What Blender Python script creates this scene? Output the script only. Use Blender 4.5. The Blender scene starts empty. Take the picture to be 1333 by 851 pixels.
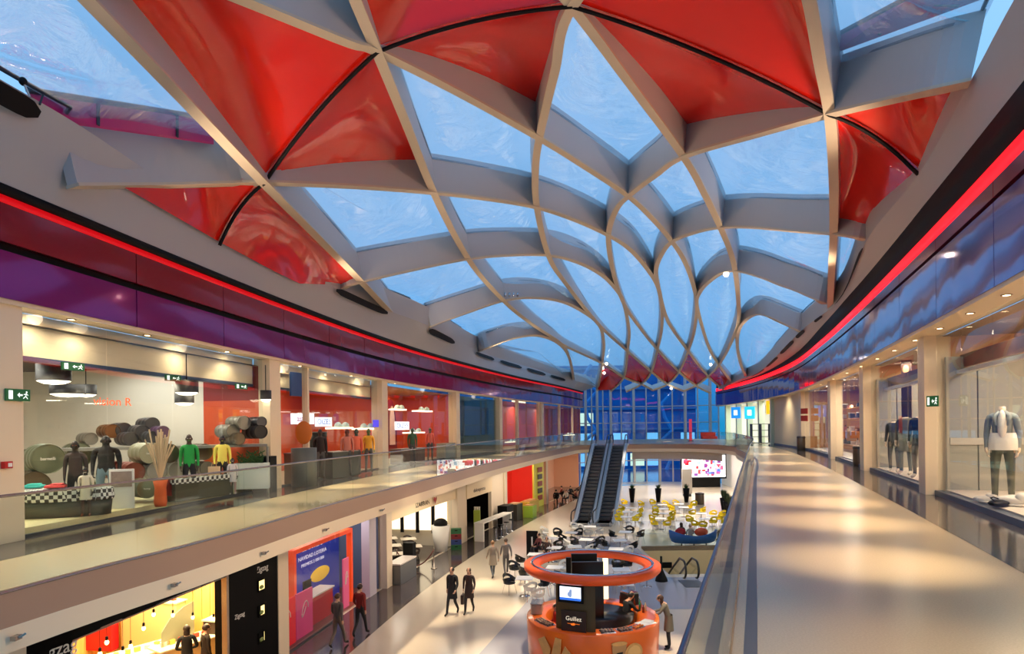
import bpy, math, random
import numpy as np
from mathutils import Vector, Matrix
from mathutils.geometry import tessellate_polygon
random.seed(7)
# ------------------------------------------------------------------ camera, sky, exposure
SC = bpy.context.scene
F = 830.0; CX = 666.5; HY = 555.0; ROLL = math.radians(0.7); EYE = 6.95
cr, sr = math.cos(ROLL), math.sin(ROLL)
cam_d = bpy.data.cameras.new('camera'); cam = bpy.data.objects.new('camera', cam_d)
SC.collection.objects.link(cam); SC.camera = cam
cam_d.sensor_width = 36; cam_d.lens = 36 * F / 1333; cam_d.shift_y = (HY - 425.5) / 1333
cam_d.clip_start = 0.05; cam_d.clip_end = 600
cam.matrix_world = Matrix(((cr, sr, 0, 0), (0, 0, -1, 0), (-sr, cr, 0, EYE), (0, 0, 0, 1)))
SC.view_settings.view_transform = 'Standard'; SC.view_settings.look = 'None'
SC.view_settings.gamma = 1; SC.view_settings.use_curve_mapping = False
SC.view_settings.exposure = 0.4
W = bpy.data.worlds.new('dusk_sky'); SC.world = W; W.use_nodes = True
wn, wl = W.node_tree.nodes, W.node_tree.links
wn.clear()
wo = wn.new('ShaderNodeOutputWorld'); wb = wn.new('ShaderNodeBackground'); wt = wn.new('ShaderNodeTexCoord')
wsep = wn.new('ShaderNodeSeparateXYZ'); wr = wn.new('ShaderNodeValToRGB')
wnz = wn.new('ShaderNodeTexNoise'); wnz.inputs['Scale'].default_value = 3; wnz.inputs['Detail'].default_value = 5
wmx = wn.new('ShaderNodeMix'); wmx.data_type = 'RGBA'
wl.new(wt.outputs['Generated'], wsep.inputs[0]); wl.new(wsep.outputs['Z'], wr.inputs[0])
wl.new(wt.outputs['Generated'], wnz.inputs['Vector'])
wr.color_ramp.elements[0].position = 0.0; wr.color_ramp.elements[0].color = (0.01, 0.22, 0.46, 1)
wr.color_ramp.elements[1].position = 0.5; wr.color_ramp.elements[1].color = (0.25, 0.51, 0.86, 1)
e = wr.color_ramp.elements.new(0.16); e.color = (0.18, 0.45, 0.82, 1)
wmr = wn.new('ShaderNodeMapRange'); wmr.inputs[1].default_value = 0.45; wmr.inputs[2].default_value = 0.8
wmr.inputs[3].default_value = 0; wmr.inputs[4].default_value = 0.4
wl.new(wnz.outputs[0], wmr.inputs[0]); wl.new(wmr.outputs[0], wmx.inputs[0])
wl.new(wr.outputs[0], wmx.inputs[6]); wmx.inputs[7].default_value = (0.42, 0.64, 0.92, 1)
wl.new(wmx.outputs[2], wb.inputs[0]); wb.inputs[1].default_value = 1.0
wl.new(wb.outputs[0], wo.inputs[0])

# ------------------------------------------------------------------ helpers
def ray(px, py):
    a = (px - CX) / F; b = (HY - py) / F
    return Vector((a * cr + b * sr, 1.0, -a * sr + b * cr))
def PY(px, py, Y):
    d = ray(px, py); return Vector((d.x * Y, Y, EYE + d.z * Y))
def PZ(px, py, z):
    d = ray(px, py); t = (z - EYE) / d.z
    return Vector((d.x * t, t, z))
def lin(s):
    return tuple(((c / 255.0) / 12.92 if c <= 10 else (((c / 255.0) + .055) / 1.055) ** 2.4) for c in s)
MATS = {}
def mat(name, col=(200, 200, 200), rough=.5, metal=0., spec=.5, emit=None, es=1., noise=0, nscale=20, bump=0, bscale=8, coat=0, stretch=None):
    if name in MATS: return MATS[name]
    m = bpy.data.materials.new(name); m.use_nodes = True; MATS[name] = m
    nt = m.node_tree; b = nt.nodes['Principled BSDF']
    c = lin(col) + (1,)
    b.inputs['Base Color'].default_value = c; b.inputs['Roughness'].default_value = rough
    b.inputs['Metallic'].default_value = metal; b.inputs['Specular IOR Level'].default_value = spec
    b.inputs['Coat Weight'].default_value = coat; b.inputs['Coat Roughness'].default_value = .03
    tc = None
    if noise or bump:
        tc = nt.nodes.new('ShaderNodeTexCoord'); mp = nt.nodes.new('ShaderNodeMapping')
        nt.links.new(tc.outputs['Object'], mp.inputs[0])
        if stretch: mp.inputs['Scale'].default_value = stretch
    if noise:
        n = nt.nodes.new('ShaderNodeTexNoise'); n.inputs['Scale'].default_value = nscale; n.inputs['Detail'].default_value = 4
        nt.links.new(mp.outputs[0], n.inputs['Vector'])
        mx = nt.nodes.new('ShaderNodeMix'); mx.data_type = 'RGBA'
        mx.inputs[6].default_value = tuple(max(0, v * (1 - noise)) for v in c[:3]) + (1,)
        mx.inputs[7].default_value = tuple(min(1, v * (1 + noise)) for v in c[:3]) + (1,)
        nt.links.new(n.outputs[0], mx.inputs[0]); nt.links.new(mx.outputs[2], b.inputs['Base Color'])
    if bump:
        n2 = nt.nodes.new('ShaderNodeTexNoise'); n2.inputs['Scale'].default_value = bscale; n2.inputs['Detail'].default_value = 2
        nt.links.new(mp.outputs[0], n2.inputs['Vector'])
        bp = nt.nodes.new('ShaderNodeBump'); bp.inputs['Strength'].default_value = bump; bp.inputs['Distance'].default_value = .1
        nt.links.new(n2.outputs[0], bp.inputs['Height']); nt.links.new(bp.outputs[0], b.inputs['Normal'])
        if coat: nt.links.new(bp.outputs[0], b.inputs['Coat Normal'])
    if emit:
        b.inputs['Emission Color'].default_value = lin(emit) + (1,); b.inputs['Emission Strength'].default_value = es
    return m
def glassmat(name, tint=(235, 245, 240), refl=.08, rough=.01, k=.25):
    if name in MATS: return MATS[name]
    m = bpy.data.materials.new(name); m.use_nodes = True; MATS[name] = m
    nt = m.node_tree; nt.nodes.clear(); o = nt.nodes.new('ShaderNodeOutputMaterial')
    t = nt.nodes.new('ShaderNodeBsdfTransparent'); g = nt.nodes.new('ShaderNodeBsdfGlossy'); mx = nt.nodes.new('ShaderNodeMixShader')
    t.inputs[0].default_value = lin(tint) + (1,); g.inputs['Roughness'].default_value = rough
    lw = nt.nodes.new('ShaderNodeLayerWeight'); lw.inputs[0].default_value = .5
    pw = nt.nodes.new('ShaderNodeMath'); pw.operation = 'POWER'; pw.inputs[1].default_value = 5
    mt = nt.nodes.new('ShaderNodeMath'); mt.operation = 'MULTIPLY_ADD'; mt.inputs[1].default_value = k; mt.inputs[2].default_value = refl
    nt.links.new(lw.outputs['Facing'], pw.inputs[0]); nt.links.new(pw.outputs[0], mt.inputs[0]); nt.links.new(mt.outputs[0], mx.inputs[0])
    nt.links.new(t.outputs[0], mx.inputs[1]); nt.links.new(g.outputs[0], mx.inputs[2]); nt.links.new(mx.outputs[0], o.inputs[0])
    return m
def foilmat(name):     # inflated translucent roof foil
    m = bpy.data.materials.new(name); m.use_nodes = True; MATS[name] = m
    nt = m.node_tree; nt.nodes.clear(); o = nt.nodes.new('ShaderNodeOutputMaterial')
    t = nt.nodes.new('ShaderNodeBsdfTransparent'); g = nt.nodes.new('ShaderNodeBsdfGlossy'); mx = nt.nodes.new('ShaderNodeMixShader')
    t.inputs[0].default_value = (.93, .96, .98, 1); g.inputs['Roughness'].default_value = .12; g.inputs['Color'].default_value = (1, .98, .93, 1)
    tr = nt.nodes.new('ShaderNodeBsdfTranslucent'); tr.inputs[0].default_value = (.8, .9, 1, 1); mx2 = nt.nodes.new('ShaderNodeMixShader'); mx2.inputs[0].default_value = .25
    tc = nt.nodes.new('ShaderNodeTexCoord'); n = nt.nodes.new('ShaderNodeTexNoise'); n.inputs['Scale'].default_value = .9; n.inputs['Detail'].default_value = 6
    n.inputs['Distortion'].default_value = 1.2
    bp = nt.nodes.new('ShaderNodeBump'); bp.inputs['Strength'].default_value = .55; bp.inputs['Distance'].default_value = .25
    nt.links.new(tc.outputs['Object'], n.inputs['Vector']); nt.links.new(n.outputs[0], bp.inputs['Height']); nt.links.new(bp.outputs[0], g.inputs['Normal'])
    mx.inputs[0].default_value = .28
    nt.links.new(t.outputs[0], mx2.inputs[1]); nt.links.new(tr.outputs[0], mx2.inputs[2])
    nt.links.new(mx2.outputs[0], mx.inputs[1]); nt.links.new(g.outputs[0], mx.inputs[2]); nt.links.new(mx.outputs[0], o.inputs[0])
    return m
class MB:
    def __init__(s): s.v = []; s.f = []; s.mi = []; s.cur = 0
    def add(s, vs, fs, M=None):
        o = len(s.v)
        s.v += [tuple((M @ Vector(v)) if M else v) for v in vs]
        s.f += [tuple(i + o for i in f) for f in fs]; s.mi += [s.cur] * len(fs); return s
    def box(s, c, d, M=None, rz=0):
        x, y, z = d[0] / 2, d[1] / 2, d[2] / 2
        R = Matrix.Translation(c) @ Matrix.Rotation(rz, 4, 'Z')
        if M: R = M @ R
        return s.add([(-x, -y, -z), (x, -y, -z), (x, y, -z), (-x, y, -z), (-x, -y, z), (x, -y, z), (x, y, z), (-x, y, z)],
                     [(0, 3, 2, 1), (4, 5, 6, 7), (0, 1, 5, 4), (1, 2, 6, 5), (2, 3, 7, 6), (3, 0, 4, 7)], R)
    def tube(s, pts, r, n=8, close=False, caps=True):
        P = [Vector(p) for p in pts]; N = len(P); rs = r if isinstance(r, (list, tuple)) else [r] * N
        vs = []; fs = []; up = None
        for i in range(N):
            a = P[(i - 1) % N] if (close or i > 0) else P[i]; b = P[(i + 1) % N] if (close or i < N - 1) else P[i]
            t = (b - a).normalized()
            if up is None: up = Vector((0, 0, 1)) if abs(t.z) < .9 else Vector((1, 0, 0))
            u = (up - t * up.dot(t)).normalized(); w = t.cross(u); up = u
            for k in range(n):
                an = 2 * math.pi * k / n; vs.append(P[i] + (u * math.cos(an) + w * math.sin(an)) * rs[i])
        for i in range(N if close else N - 1):
            j = (i + 1) % N
            for k in range(n): fs.append((i * n + k, i * n + (k + 1) % n, j * n + (k + 1) % n, j * n + k))
        if caps and not close: fs.append(tuple(range(n))[::-1]); fs.append(tuple((N - 1) * n + k for k in range(n)))
        return s.add(vs, fs)
    def lathe(s, prof, n=20, c=(0, 0, 0), M=None, a0=0, a1=2 * math.pi):
        vs = []; fs = []; full = abs(a1 - a0 - 2 * math.pi) < 1e-6; m = n if full else n + 1
        for (r, z) in prof:
            for k in range(m):
                an = a0 + (a1 - a0) * k / n; vs.append((c[0] + r * math.cos(an), c[1] + r * math.sin(an), c[2] + z))
        for i in range(len(prof) - 1):
            for k in range(n):
                k2 = (k + 1) % m if full else k + 1
                fs.append((i * m + k, i * m + k2, (i + 1) * m + k2, (i + 1) * m + k))
        return s.add(vs, fs, M)
    def prism(s, poly, z0, z1, M=None):
        n = len(poly); vs = [(p[0], p[1], z0) for p in poly] + [(p[0], p[1], z1) for p in poly]
        fs = [(i, (i + 1) % n, n + (i + 1) % n, n + i) for i in range(n)] + [tuple(range(n))[::-1], tuple(range(n, 2 * n))]
        return s.add(vs, fs, M)
    def strip(s, A, B):
        n = len(A); return s.add(list(A) + list(B), [(i, i + 1, n + i + 1, n + i) for i in range(n - 1)])
    def ell(s, c, r, nu=12, nv=8, M=None, z0=-1., z1=1.):
        prof = []
        for i in range(nv + 1):
            t = z0 + (z1 - z0) * i / nv; ph = math.asin(max(-1, min(1, math.sin(math.pi / 2 * t)))); prof.append((max(math.cos(ph), .002), math.sin(ph)))
        R = Matrix.Translation(c) @ Matrix.Diagonal((r[0], r[1], r[2], 1))
        return s.lathe(prof, nu, M=(M @ R) if M else R)
    def build(s, name, m, parent=None, smooth=False, local=True, bevel=0):
        me = bpy.data.meshes.new(name); me.from_pydata([tuple(v) for v in s.v], [], s.f)
        ms = m if isinstance(m, (list, tuple)) else [m]
        for q in ms: me.materials.append(q)
        if len(ms) > 1: me.polygons.foreach_set('material_index', s.mi)
        if smooth: me.polygons.foreach_set('use_smooth', [True] * len(me.polygons))
        me.update()
        o = bpy.data.objects.new(name, me); SC.collection.objects.link(o)
        if parent: o.parent = parent
        if bevel:
            bv = o.modifiers.new('bevel', 'BEVEL'); bv.width = bevel; bv.segments = 2; bv.limit_method = 'ANGLE'
        return o
def tag(o, label=None, cat=None, group=None, kind=None):
    if label: o['label'] = label
    if cat: o['category'] = cat
    if group: o['group'] = group
    if kind: o['kind'] = kind
    return o
def empty(name, loc=(0, 0, 0), rz=0, label=None, cat=None, group=None, kind=None, sc=1):
    o = bpy.data.objects.new(name, None); SC.collection.objects.link(o); o.location = loc; o.rotation_euler = (0, 0, rz)
    o.empty_display_size = .1; o.scale = (sc, sc, sc)
    return tag(o, label, cat, group, kind)
def dup(root, loc, rz=0, label=None, group=None, cat=None, sc=None):
    def cp(o, par):
        c = o.copy(); SC.collection.objects.link(c)
        if par: c.parent = par
        for ch in [q for q in KIDS.get(o.name, [])]: cp(ch, c)
        return c
    if root.name not in KIDS:
        def reg(o):
            KIDS[o.name] = list(o.children)
            for ch in KIDS[o.name]: reg(ch)
        reg(root)
    r = cp(root, None); r.location = loc; r.rotation_euler = (0, 0, rz)
    if sc: r.scale = (sc, sc, sc)
    if label: r['label'] = label
    if group: r['group'] = group
    if cat: r['category'] = cat
    return r
ordn = ['first', 'second', 'third', 'fourth', 'fifth', 'sixth', 'seventh', 'eighth', 'ninth', 'tenth', 'eleventh', 'twelfth', 'thirteenth', 'fourteenth', 'fifteenth', 'sixteenth', 'seventeenth', 'eighteenth', 'nineteenth', 'twentieth']
KIDS = {}
FIRST = {}
def place(proto, loc, rz, label, group=None, sc=None):   # first use moves the prototype itself
    if proto.name not in FIRST:
        FIRST[proto.name] = True
        if proto.name not in KIDS:
            def reg(o):
                KIDS[o.name] = list(o.children)
                for ch in KIDS[o.name]: reg(ch)
            reg(proto)
        proto.location = loc; proto.rotation_euler = (0, 0, rz); proto['label'] = label
        if sc: proto.scale = (sc, sc, sc)
        if group: proto['group'] = group
        return proto
    return dup(proto, loc, rz, label, group, None, sc)
def text(s, size, m, parent, loc, rot, name='lettering', ext=.004, bold=0, align='CENTER', sx=1):
    cu = bpy.data.curves.new(name, 'FONT'); cu.body = s; cu.size = size; cu.extrude = ext; cu.align_x = align; cu.align_y = 'CENTER'; cu.offset = bold
    cu.resolution_u = 3
    t = bpy.data.objects.new(name, cu); SC.collection.objects.link(t)
    dg = bpy.context.evaluated_depsgraph_get(); me = bpy.data.meshes.new_from_object(t.evaluated_get(dg))
    bpy.data.objects.remove(t); o = bpy.data.objects.new(name, me); SC.collection.objects.link(o)
    me.materials.clear(); me.materials.append(m)
    if parent: o.parent = parent
    if isinstance(rot, Matrix): o.matrix_local = Matrix.Translation(loc) @ rot.to_4x4() @ Matrix.Diagonal((sx, 1, 1, 1))
    else: o.location = loc; o.rotation_euler = rot; o.scale = (sx, 1, 1)
    return o
def interp(tab, x):
    if x <= tab[0][0]:
        a, b = tab[0], tab[1]
    elif x >= tab[-1][0]:
        a, b = tab[-2], tab[-1]
    else:
        for i in range(len(tab) - 1):
            if tab[i][0] <= x <= tab[i + 1][0]: a, b = tab[i], tab[i + 1]; break
    t = (x - a[0]) / (b[0] - a[0]); return a[1] + (b[1] - a[1]) * t
def smooth_tab(tab):        # Catmull-Rom through a table y(x) (or points), sampled
    out = []; P = [Vector(p) for p in tab]
    for i in range(len(P) - 1):
        p0 = P[i - 1] if i else P[i] * 2 - P[i + 1]; p1 = P[i]; p2 = P[i + 1]; p3 = P[i + 2] if i + 2 < len(P) else P[i + 1] * 2 - P[i]
        for k in range(6):
            t = k / 6; out.append(.5 * ((2 * p1) + (p2 - p0) * t + (2 * p0 - 5 * p1 + 4 * p2 - p3) * t * t + (3 * p1 - p0 - 3 * p2 + p3) * t ** 3))
    out.append(P[-1]); return out
def smst(a, b, x):
    t = max(0, min(1, (x - a) / (b - a))); return t * t * (3 - 2 * t)

# materials of the setting
cream = mat('cream_paint', (232, 212, 180), .45)
ribm = mat('rib_paint', (178, 176, 176), .45)
white = mat('white_paint', (235, 232, 225), .5)
black = mat('black_matt', (10, 10, 11), .6, spec=.2)
dkgrey = mat('dark_grey_metal', (62, 66, 74), .4, .4)
steel = mat('brushed_steel', (170, 158, 146), .25, .8, bump=.05, bscale=3)
band_steel = mat('band_steel', (172, 142, 122), .35, .3)
chrome = mat('polished_steel', (200, 200, 205), .12, 1)
redfoil = mat('red_foil', (226, 30, 14), .2, coat=.6, bump=.5, bscale=.55, spec=.5, noise=.12, nscale=.5)
magenta = mat('magenta_panel', (185, 10, 110), .35, coat=.4)
fascia_m = mat('gloss_red_panel', (150, 6, 26), .1, metal=.35, coat=.25, bump=.12, bscale=.35, spec=.5)
fascia_p = mat('gloss_plum_panel', (142, 18, 104), .08, metal=.5, coat=.3, bump=.12, bscale=.35, spec=.5)
ledred2 = mat('red_light_strip_soft', (225, 16, 24), .4, emit=(215, 12, 22), es=.5)
ledred = mat('red_light_strip', (240, 20, 30), .4, emit=(240, 12, 22), es=2.2)
front_glass = glassmat('front_glass', (248, 250, 249), .035, k=.4)
glass = glassmat('shop_glass', (246, 250, 248), .035, k=.8)
rail_glass = glassmat('rail_glass', (243, 249, 245), .03, k=.85)
foil = foilmat('clear_foil')
terr = mat('terrazzo_beige', (186, 164, 130), .26, noise=.22, nscale=60, spec=.5)
terr_d = mat('terrazzo_grey', (74, 67, 66), .1, noise=.2, nscale=45, spec=.55)
terr_l = mat('terrazzo_pale', (205, 192, 170), .2, noise=.08, nscale=30)
orange_w = mat('orange_wall', (205, 66, 22), .5)

# ------------------------------------------------------------------ plan curves (x as a function of depth)
LT = [(-16, -11.5), (-8, -10.6), (0, -9.4), (10.1, -8.2), (19.2, -7.1), (28.6, -5.5), (38, -3.2), (50, 0.4), (62, 4.6), (74, 8.2)]
RT = [(-16, -1.6), (-8, 1.4), (0, 4.4), (10.3, 8.3), (16, 10.4), (23.2, 13.0), (31, 15.7), (42, 19.2), (54, 21.9), (66, 23.6), (75, 24.3)]
LS = [(p.x, p.y) for p in smooth_tab(LT)]; RS = [(p.x, p.y) for p in smooth_tab(RT)]
XL = lambda Y: interp(LS, Y)
XR = lambda Y: interp(RS, Y)
def nrm(fx, Y):   # unit normal (towards +x) of wall curve
    d = (fx(Y + .3) - fx(Y - .3)) / .6; l = math.hypot(1, d); return (1 / l, -d / l)
def off(fx, Y, o):   # point offset by o towards +x
    n = nrm(fx, Y); return (fx(Y) + n[0] * o, Y + n[1] * o)
def ys(a, b, st=1.0):
    n = max(1, round((b - a) / st)); return [a + (b - a) * i / n for i in range(n + 1)]
def wallstrip(fx, a, b, o0, z0, o1, z1, st=1.0):
    m = MB(); A = [(*off(fx, y, o0), z0) for y in ys(a, b, st)]; B = [(*off(fx, y, o1), z1) for y in ys(a, b, st)]
    return m.strip(A, B)
def wallslab(fx, a, b, o0, o1, z0, z1, st=1.0):     # closed curved bar
    m = MB(); Y = ys(a, b, st); n = len(Y)
    c = [[(*off(fx, y, o), z) for y in Y] for (o, z) in ((o0, z0), (o1, z0), (o1, z1), (o0, z1))]
    vs = c[0] + c[1] + c[2] + c[3]; fs = []
    for q in range(4):
        r = (q + 1) % 4
        for i in range(n - 1): fs.append((q * n + i, q * n + i + 1, r * n + i + 1, r * n + i))
    fs += [(0, n, 2 * n, 3 * n), (n - 1, 4 * n - 1, 3 * n - 1, 2 * n - 1)]
    return m.add(vs, fs)
Z0 = EYE    # heights above the eye are written Z0 + h
UP = 5.2    # upper floor
# void edge (upper slab hole)
VL = [(-8.2, -14), (-7.4, -7), (-6.5, 0), (-5.55, 6.9), (-4.8, 10.3), (-4.1, 15.1), (-2.65, 22.7), (-1.0, 31), (1.0, 39), (3.2, 47), (5.2, 54), (6.1, 56.2), (7.2, 57.2)]
VB = [(10.6, 57.4), (13, 57.1), (15.6, 55.8), (17.0, 53), (17.0, 49), (15.5, 44), (13.6, 37), (11.2, 29.6), (7.45, 20), (3.6, 10), (1.69, 5), (-.24, 0), (-2.93, -7), (-5.6, -14)]
def cr2(pts, k=6):
    out = []; P = [Vector(p) for p in pts]
    for i in range(len(P) - 1):
        p0 = P[i - 1] if i else P[i]; p1 = P[i]; p2 = P[i + 1]; p3 = P[i + 2] if i + 2 < len(P) else P[i + 1]
        for j in range(k):
            t = j / k; out.append(.5 * ((2 * p1) + (p2 - p0) * t + (2 * p0 - 5 * p1 + 4 * p2 - p3) * t * t + (3 * p1 - p0 - 3 * p2 + p3) * t ** 3))
    out.append(P[-1]); return out
VLs, VBs = cr2(VL), cr2(VB)
VOID = VLs + VBs

# ------------------------------------------------------------------ floors, slab, walls
FAR = [(7.9, 75), (12, 77.6), (16.5, 78.4), (21, 77.4), (24.3, 75)]
def slab_mesh(z, hole, outer, flip=False):
    m = MB(); polys = [[Vector((p[0], p[1], 0)) for p in outer]] + [[Vector((p[0], p[1], 0)) for p in h] for h in hole]
    tr = tessellate_polygon(polys); vs = [(v.x, v.y, z) for pl in polys for v in pl]
    m.add(vs, [tuple(t) if not flip else tuple(t[::-1]) for t in tr]); return m
outer = [(XL(y) - .1, y) for y in ys(-16, 74, 2)] + FAR + [(XR(y) + .1, y) for y in ys(-16, 74, 2)][::-1]
m = slab_mesh(UP, [VOID], outer)
tag(m.build('floor', terr), kind='structure')
tag(slab_mesh(UP - .66, [VOID], outer, True).build('ceiling', cream), kind='structure')
# band under the balustrade: brushed steel face and cream face
def ring_band(name, pts, z0, z1, mt, o=0):
    m = MB(); A = [(p[0], p[1], z0) for p in pts]; B = [(p[0], p[1], z1) for p in pts]; m.strip(A, B)
    return tag(m.build(name, mt, smooth=True), kind='structure')
full_edge = VOID + [VOID[0]]
ring_band('trim', full_edge, UP - .38, UP + .04, band_steel)
ring_band('trim', full_edge, UP - .66, UP - .38, cream)
bpts = [p for p in VOID if p[1] > 52 and p[0] > 10.4]; m = MB(); A_ = [(p[0] + (.25 if p[0] > 10 else -.0), p[1] + .3, UP - 1.35) for p in bpts]; m.strip(A_, [(a[0], a[1], UP - .6) for a in A_]); m.strip(A_, [(a[0] + .3, a[1] + 2.5, UP - 1.35) for a in A_]); tag(m.build('trim', mat('bridge_beam', (186, 176, 168), .5)), kind='structure')
# lower floor with the pit for the basement escalators
PIT = [(7.2, 29.6), (11.7, 29.6), (13.4, 35.9), (7.2, 35.9)]
tag(slab_mesh(0, [PIT], [(p[0] + (-9 if p[0] < 8 else 9) * (p[1] < 75), p[1]) for p in outer]).build('floor', terr_l), kind='structure')
m = MB(); PP = PIT + [PIT[0]]
m.strip([(p[0], p[1], -3.6) for p in PP], [(p[0], p[1], -.14) for p in PP]); tag(m.build('wall_pit', mat('pit_cream', (226, 208, 160), .5)), kind='structure')
m = MB(); m.strip([(p[0], p[1], -.14) for p in PP], [(p[0], p[1], .01) for p in PP]); tag(m.build('trim', steel), kind='structure')
m = MB(); m.add([(6, 28, -3.6), (15, 28, -3.6), (15, 37, -3.6), (6, 37, -3.6)], [(0, 1, 2, 3)]); tag(m.build('floor', terr_d), kind='structure')
for x0 in (8.2, 12.1):
    m = MB(); m.box((x0 + .1, 35.88, -.95), (1.2, .06, .32)); tag(m.build('trim', black), kind='structure')
m = wallslab(XR, -15, 74, .02, .2, 0, UP - .66, 2); tag(m.build('wall_right', mat('white_lower', (236, 234, 226), .5)), kind='structure')
# darker terrazzo bands and the drain slot, laid in the floors
def floorband(fx, a, b, o0, o1, z, mt):
    m = MB(); Y = ys(a, b, 1.5); m.strip([(*off(fx, y, o0), z) for y in Y], [(*off(fx, y, o1), z) for y in Y]); return tag(m.build('trim', mt), kind='structure')
floorband(XR, -15, 53, -1.25, -.02, UP + .004, terr_d)
floorband(XL, -15, 60, .02, 1.35, UP + .004, terr_d)
floorband(XL, -15, 72, .02, 1.9, .004, terr_d)
ve = VBs[8:]; m = MB()
def inset(pts, d):
    out = []
    for i, p in enumerate(pts):
        a = pts[max(0, i - 1)]; b = pts[min(len(pts) - 1, i + 1)]; t = (b - a).normalized(); out.append(p + Vector((-t.y, t.x)) * d)
    return out
ia, ib = inset(ve, .1), inset(ve, .2)
m.strip([(p.x, p.y, UP + .004) for p in ia], [(p.x, p.y, UP + .004) for p in ib]); tag(m.build('trim', mat('slot_grey', (88, 88, 92), .4)), kind='structure')
# grey-blue tile fields on the lower floor
for q in ([(3.0, 24), (8.6, 24), (9.6, 29), (7, 29), (7, 40), (2.2, 40)], [(-2.2, 15.5), (-.4, 15.5), (3.2, 30), (1.8, 30)], [(7.9, 40.5), (14, 40.5), (15.5, 46), (9.2, 46)]):
    m = MB(); m.add([(x, y, .004) for x, y in q], [tuple(range(len(q)))]); tag(m.build('trim', mat('tile_bluegrey', (150, 150, 158), .2)), kind='structure')

# ------------------------------------------------------------------ roof shell
BL = lambda Y: interp([(0, 5.0), (10, 5.05), (25, 4.95), (60, 4.9), (75, 4.5)], Y)
BR = lambda Y: interp([(0, 6.2), (9, 5.85), (14, 5.4), (26, 5.1), (40, 5.0), (56, 4.5), (75, 4.25)], Y)
def surf(X, Y):
    l = XL(Y) + .9; r = XR(Y) - 1.2; s = (X - (l + r) / 2) / ((r - l) / 2); s = max(-1.0, min(1.0, s))
    t = (s + 1) / 2; B = BL(Y) * (1 - t) + BR(Y) * t
    g = 1.0 if Y < 25 else max(0, 1 - ((Y - 25) / 43) ** 2) ** .5
    return B + 3.3 * (1 - s * s) * g
def hit(px, py):
    d = ray(px, py)
    if d.z <= 0.0: return Vector((d.x * 72, 72, EYE + d.z * 72))
    Y = 3.0; st = .05
    while Y < 70.5:
        if d.z * Y >= surf(d.x * Y, Y): break
        Y += st
    return Vector((d.x * Y, Y, EYE + d.z * Y))
def updir(p):
    l = XL(p.y); r = XR(p.y); s = max(-1, min(1, (p.x - (l + r) / 2) / ((r - l) / 2)))
    k = smst(26, 52, p.y) * (1 - s * s * .8)
    return Vector((.25 * s, 1.3 * k, 1)).normalized()
RIBS = {
 'G1': [(-25, -141), (112, 0), (232, 124), (344, 240), (410, 306), (471, 368), (547, 448)],
 'G2': [(400, -190), (440, -60), (462, 0), (491, 69), (528, 160), (565, 252), (610, 338), (656, 392), (691, 421), (722, 441), (737, 451), (784, 473), (812, 491), (835, 500), (850, 508)],
 'G3': [(1000, -260), (850, -110), (745, 10), (722, 95), (702, 181), (697, 225), (699, 271), (714, 333), (737, 370), (779, 422), (817, 457), (848, 484), (869, 500), (890, 509)],
 'G4': [(1262, 110), (1170, 130), (1080, 151), (985, 177), (890, 205), (852, 230), (818, 256), (802, 274), (792, 307), (798, 353), (812, 395), (835, 429), (856, 455), (884, 484), (906, 502), (925, 512)],
 'G5': [(1128, 313), (1085, 306), (1035, 302), (980, 297), (938, 297), (906, 303), (875, 315), (861, 332), (854, 352), (857, 375), (867, 412), (876, 429), (896, 457), (922, 490), (946, 511)],
 'G6': [(1073, 396), (1041, 381.5), (1016, 372), (988, 361), (957, 353.5), (938, 357), (921, 369), (911, 381), (907, 395), (914, 425), (924, 455), (936, 475), (960, 508)],
 'G7': [(1041, 432), (1016, 420), (998, 412), (984, 410), (971, 417), (962, 430), (960, 451), (965, 476), (976, 500)],
 'F6': [(1015, -150), (1032, -70), (1053, 0), (1067, 80), (1080, 151), (1085, 230), (1085, 306), (1082, 360), (1080, 419)],
 'F5': [(640, -120), (690, -50), (745, 10), (820, 110), (890, 205), (918, 255), (938, 297), (950, 326), (957, 353.5), (961, 390), (961, 420), (950, 450), (936, 475), (922, 490), (906, 502), (890, 509)],
 'F4': [(-25, -141), (160, -60), (312, 0), (450, 56), (491, 69), (595, 121), (702, 181), (760, 217), (818, 256), (851, 287), (875, 315), (890, 338), (901, 366), (907, 395), (904, 430), (896, 457), (884, 484), (869, 500), (850, 508)],
 'F3': [(95, 244), (220, 243), (344, 240), (460, 244), (565, 252), (635, 260), (699, 271), (748, 287), (792, 307), (820, 325), (843, 351), (857, 375), (862, 404), (861, 431), (856, 455), (848, 484), (835, 500), (815, 510)],
 'F2': [(446, 376), (471, 368), (540, 352), (610, 338), (665, 333), (714, 333), (752, 342), (783, 358), (803, 378), (812, 395), (819, 430), (817, 457), (812, 491), (795, 510)],
 'F1': [(560, 426), (608, 408), (656, 392), (692, 388), (728, 392), (756, 404), (779, 422), (786, 445), (784, 473), (778, 509)],
 'F0': [(612, 463), (640, 451), (668, 441), (697, 437), (722, 444), (738, 459), (745, 482), (748, 506)],
}
def dense(pts, k=8):
    P = [Vector((a, b)) for a, b in pts]; out = []
    for i in range(len(P) - 1):
        p0 = P[i - 1] if i else 2 * P[0] - P[1]; p1 = P[i]; p2 = P[i + 1]; p3 = P[i + 2] if i + 2 < len(P) else 2 * P[-1] - P[-2]
        for j in range(k):
            t = j / k; out.append(.5 * ((2 * p1) + (p2 - p0) * t + (2 * p0 - 5 * p1 + 4 * p2 - p3) * t * t + (3 * p1 - p0 - 3 * p2 + p3) * t ** 3))
    out.append(P[-1]); return out
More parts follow.
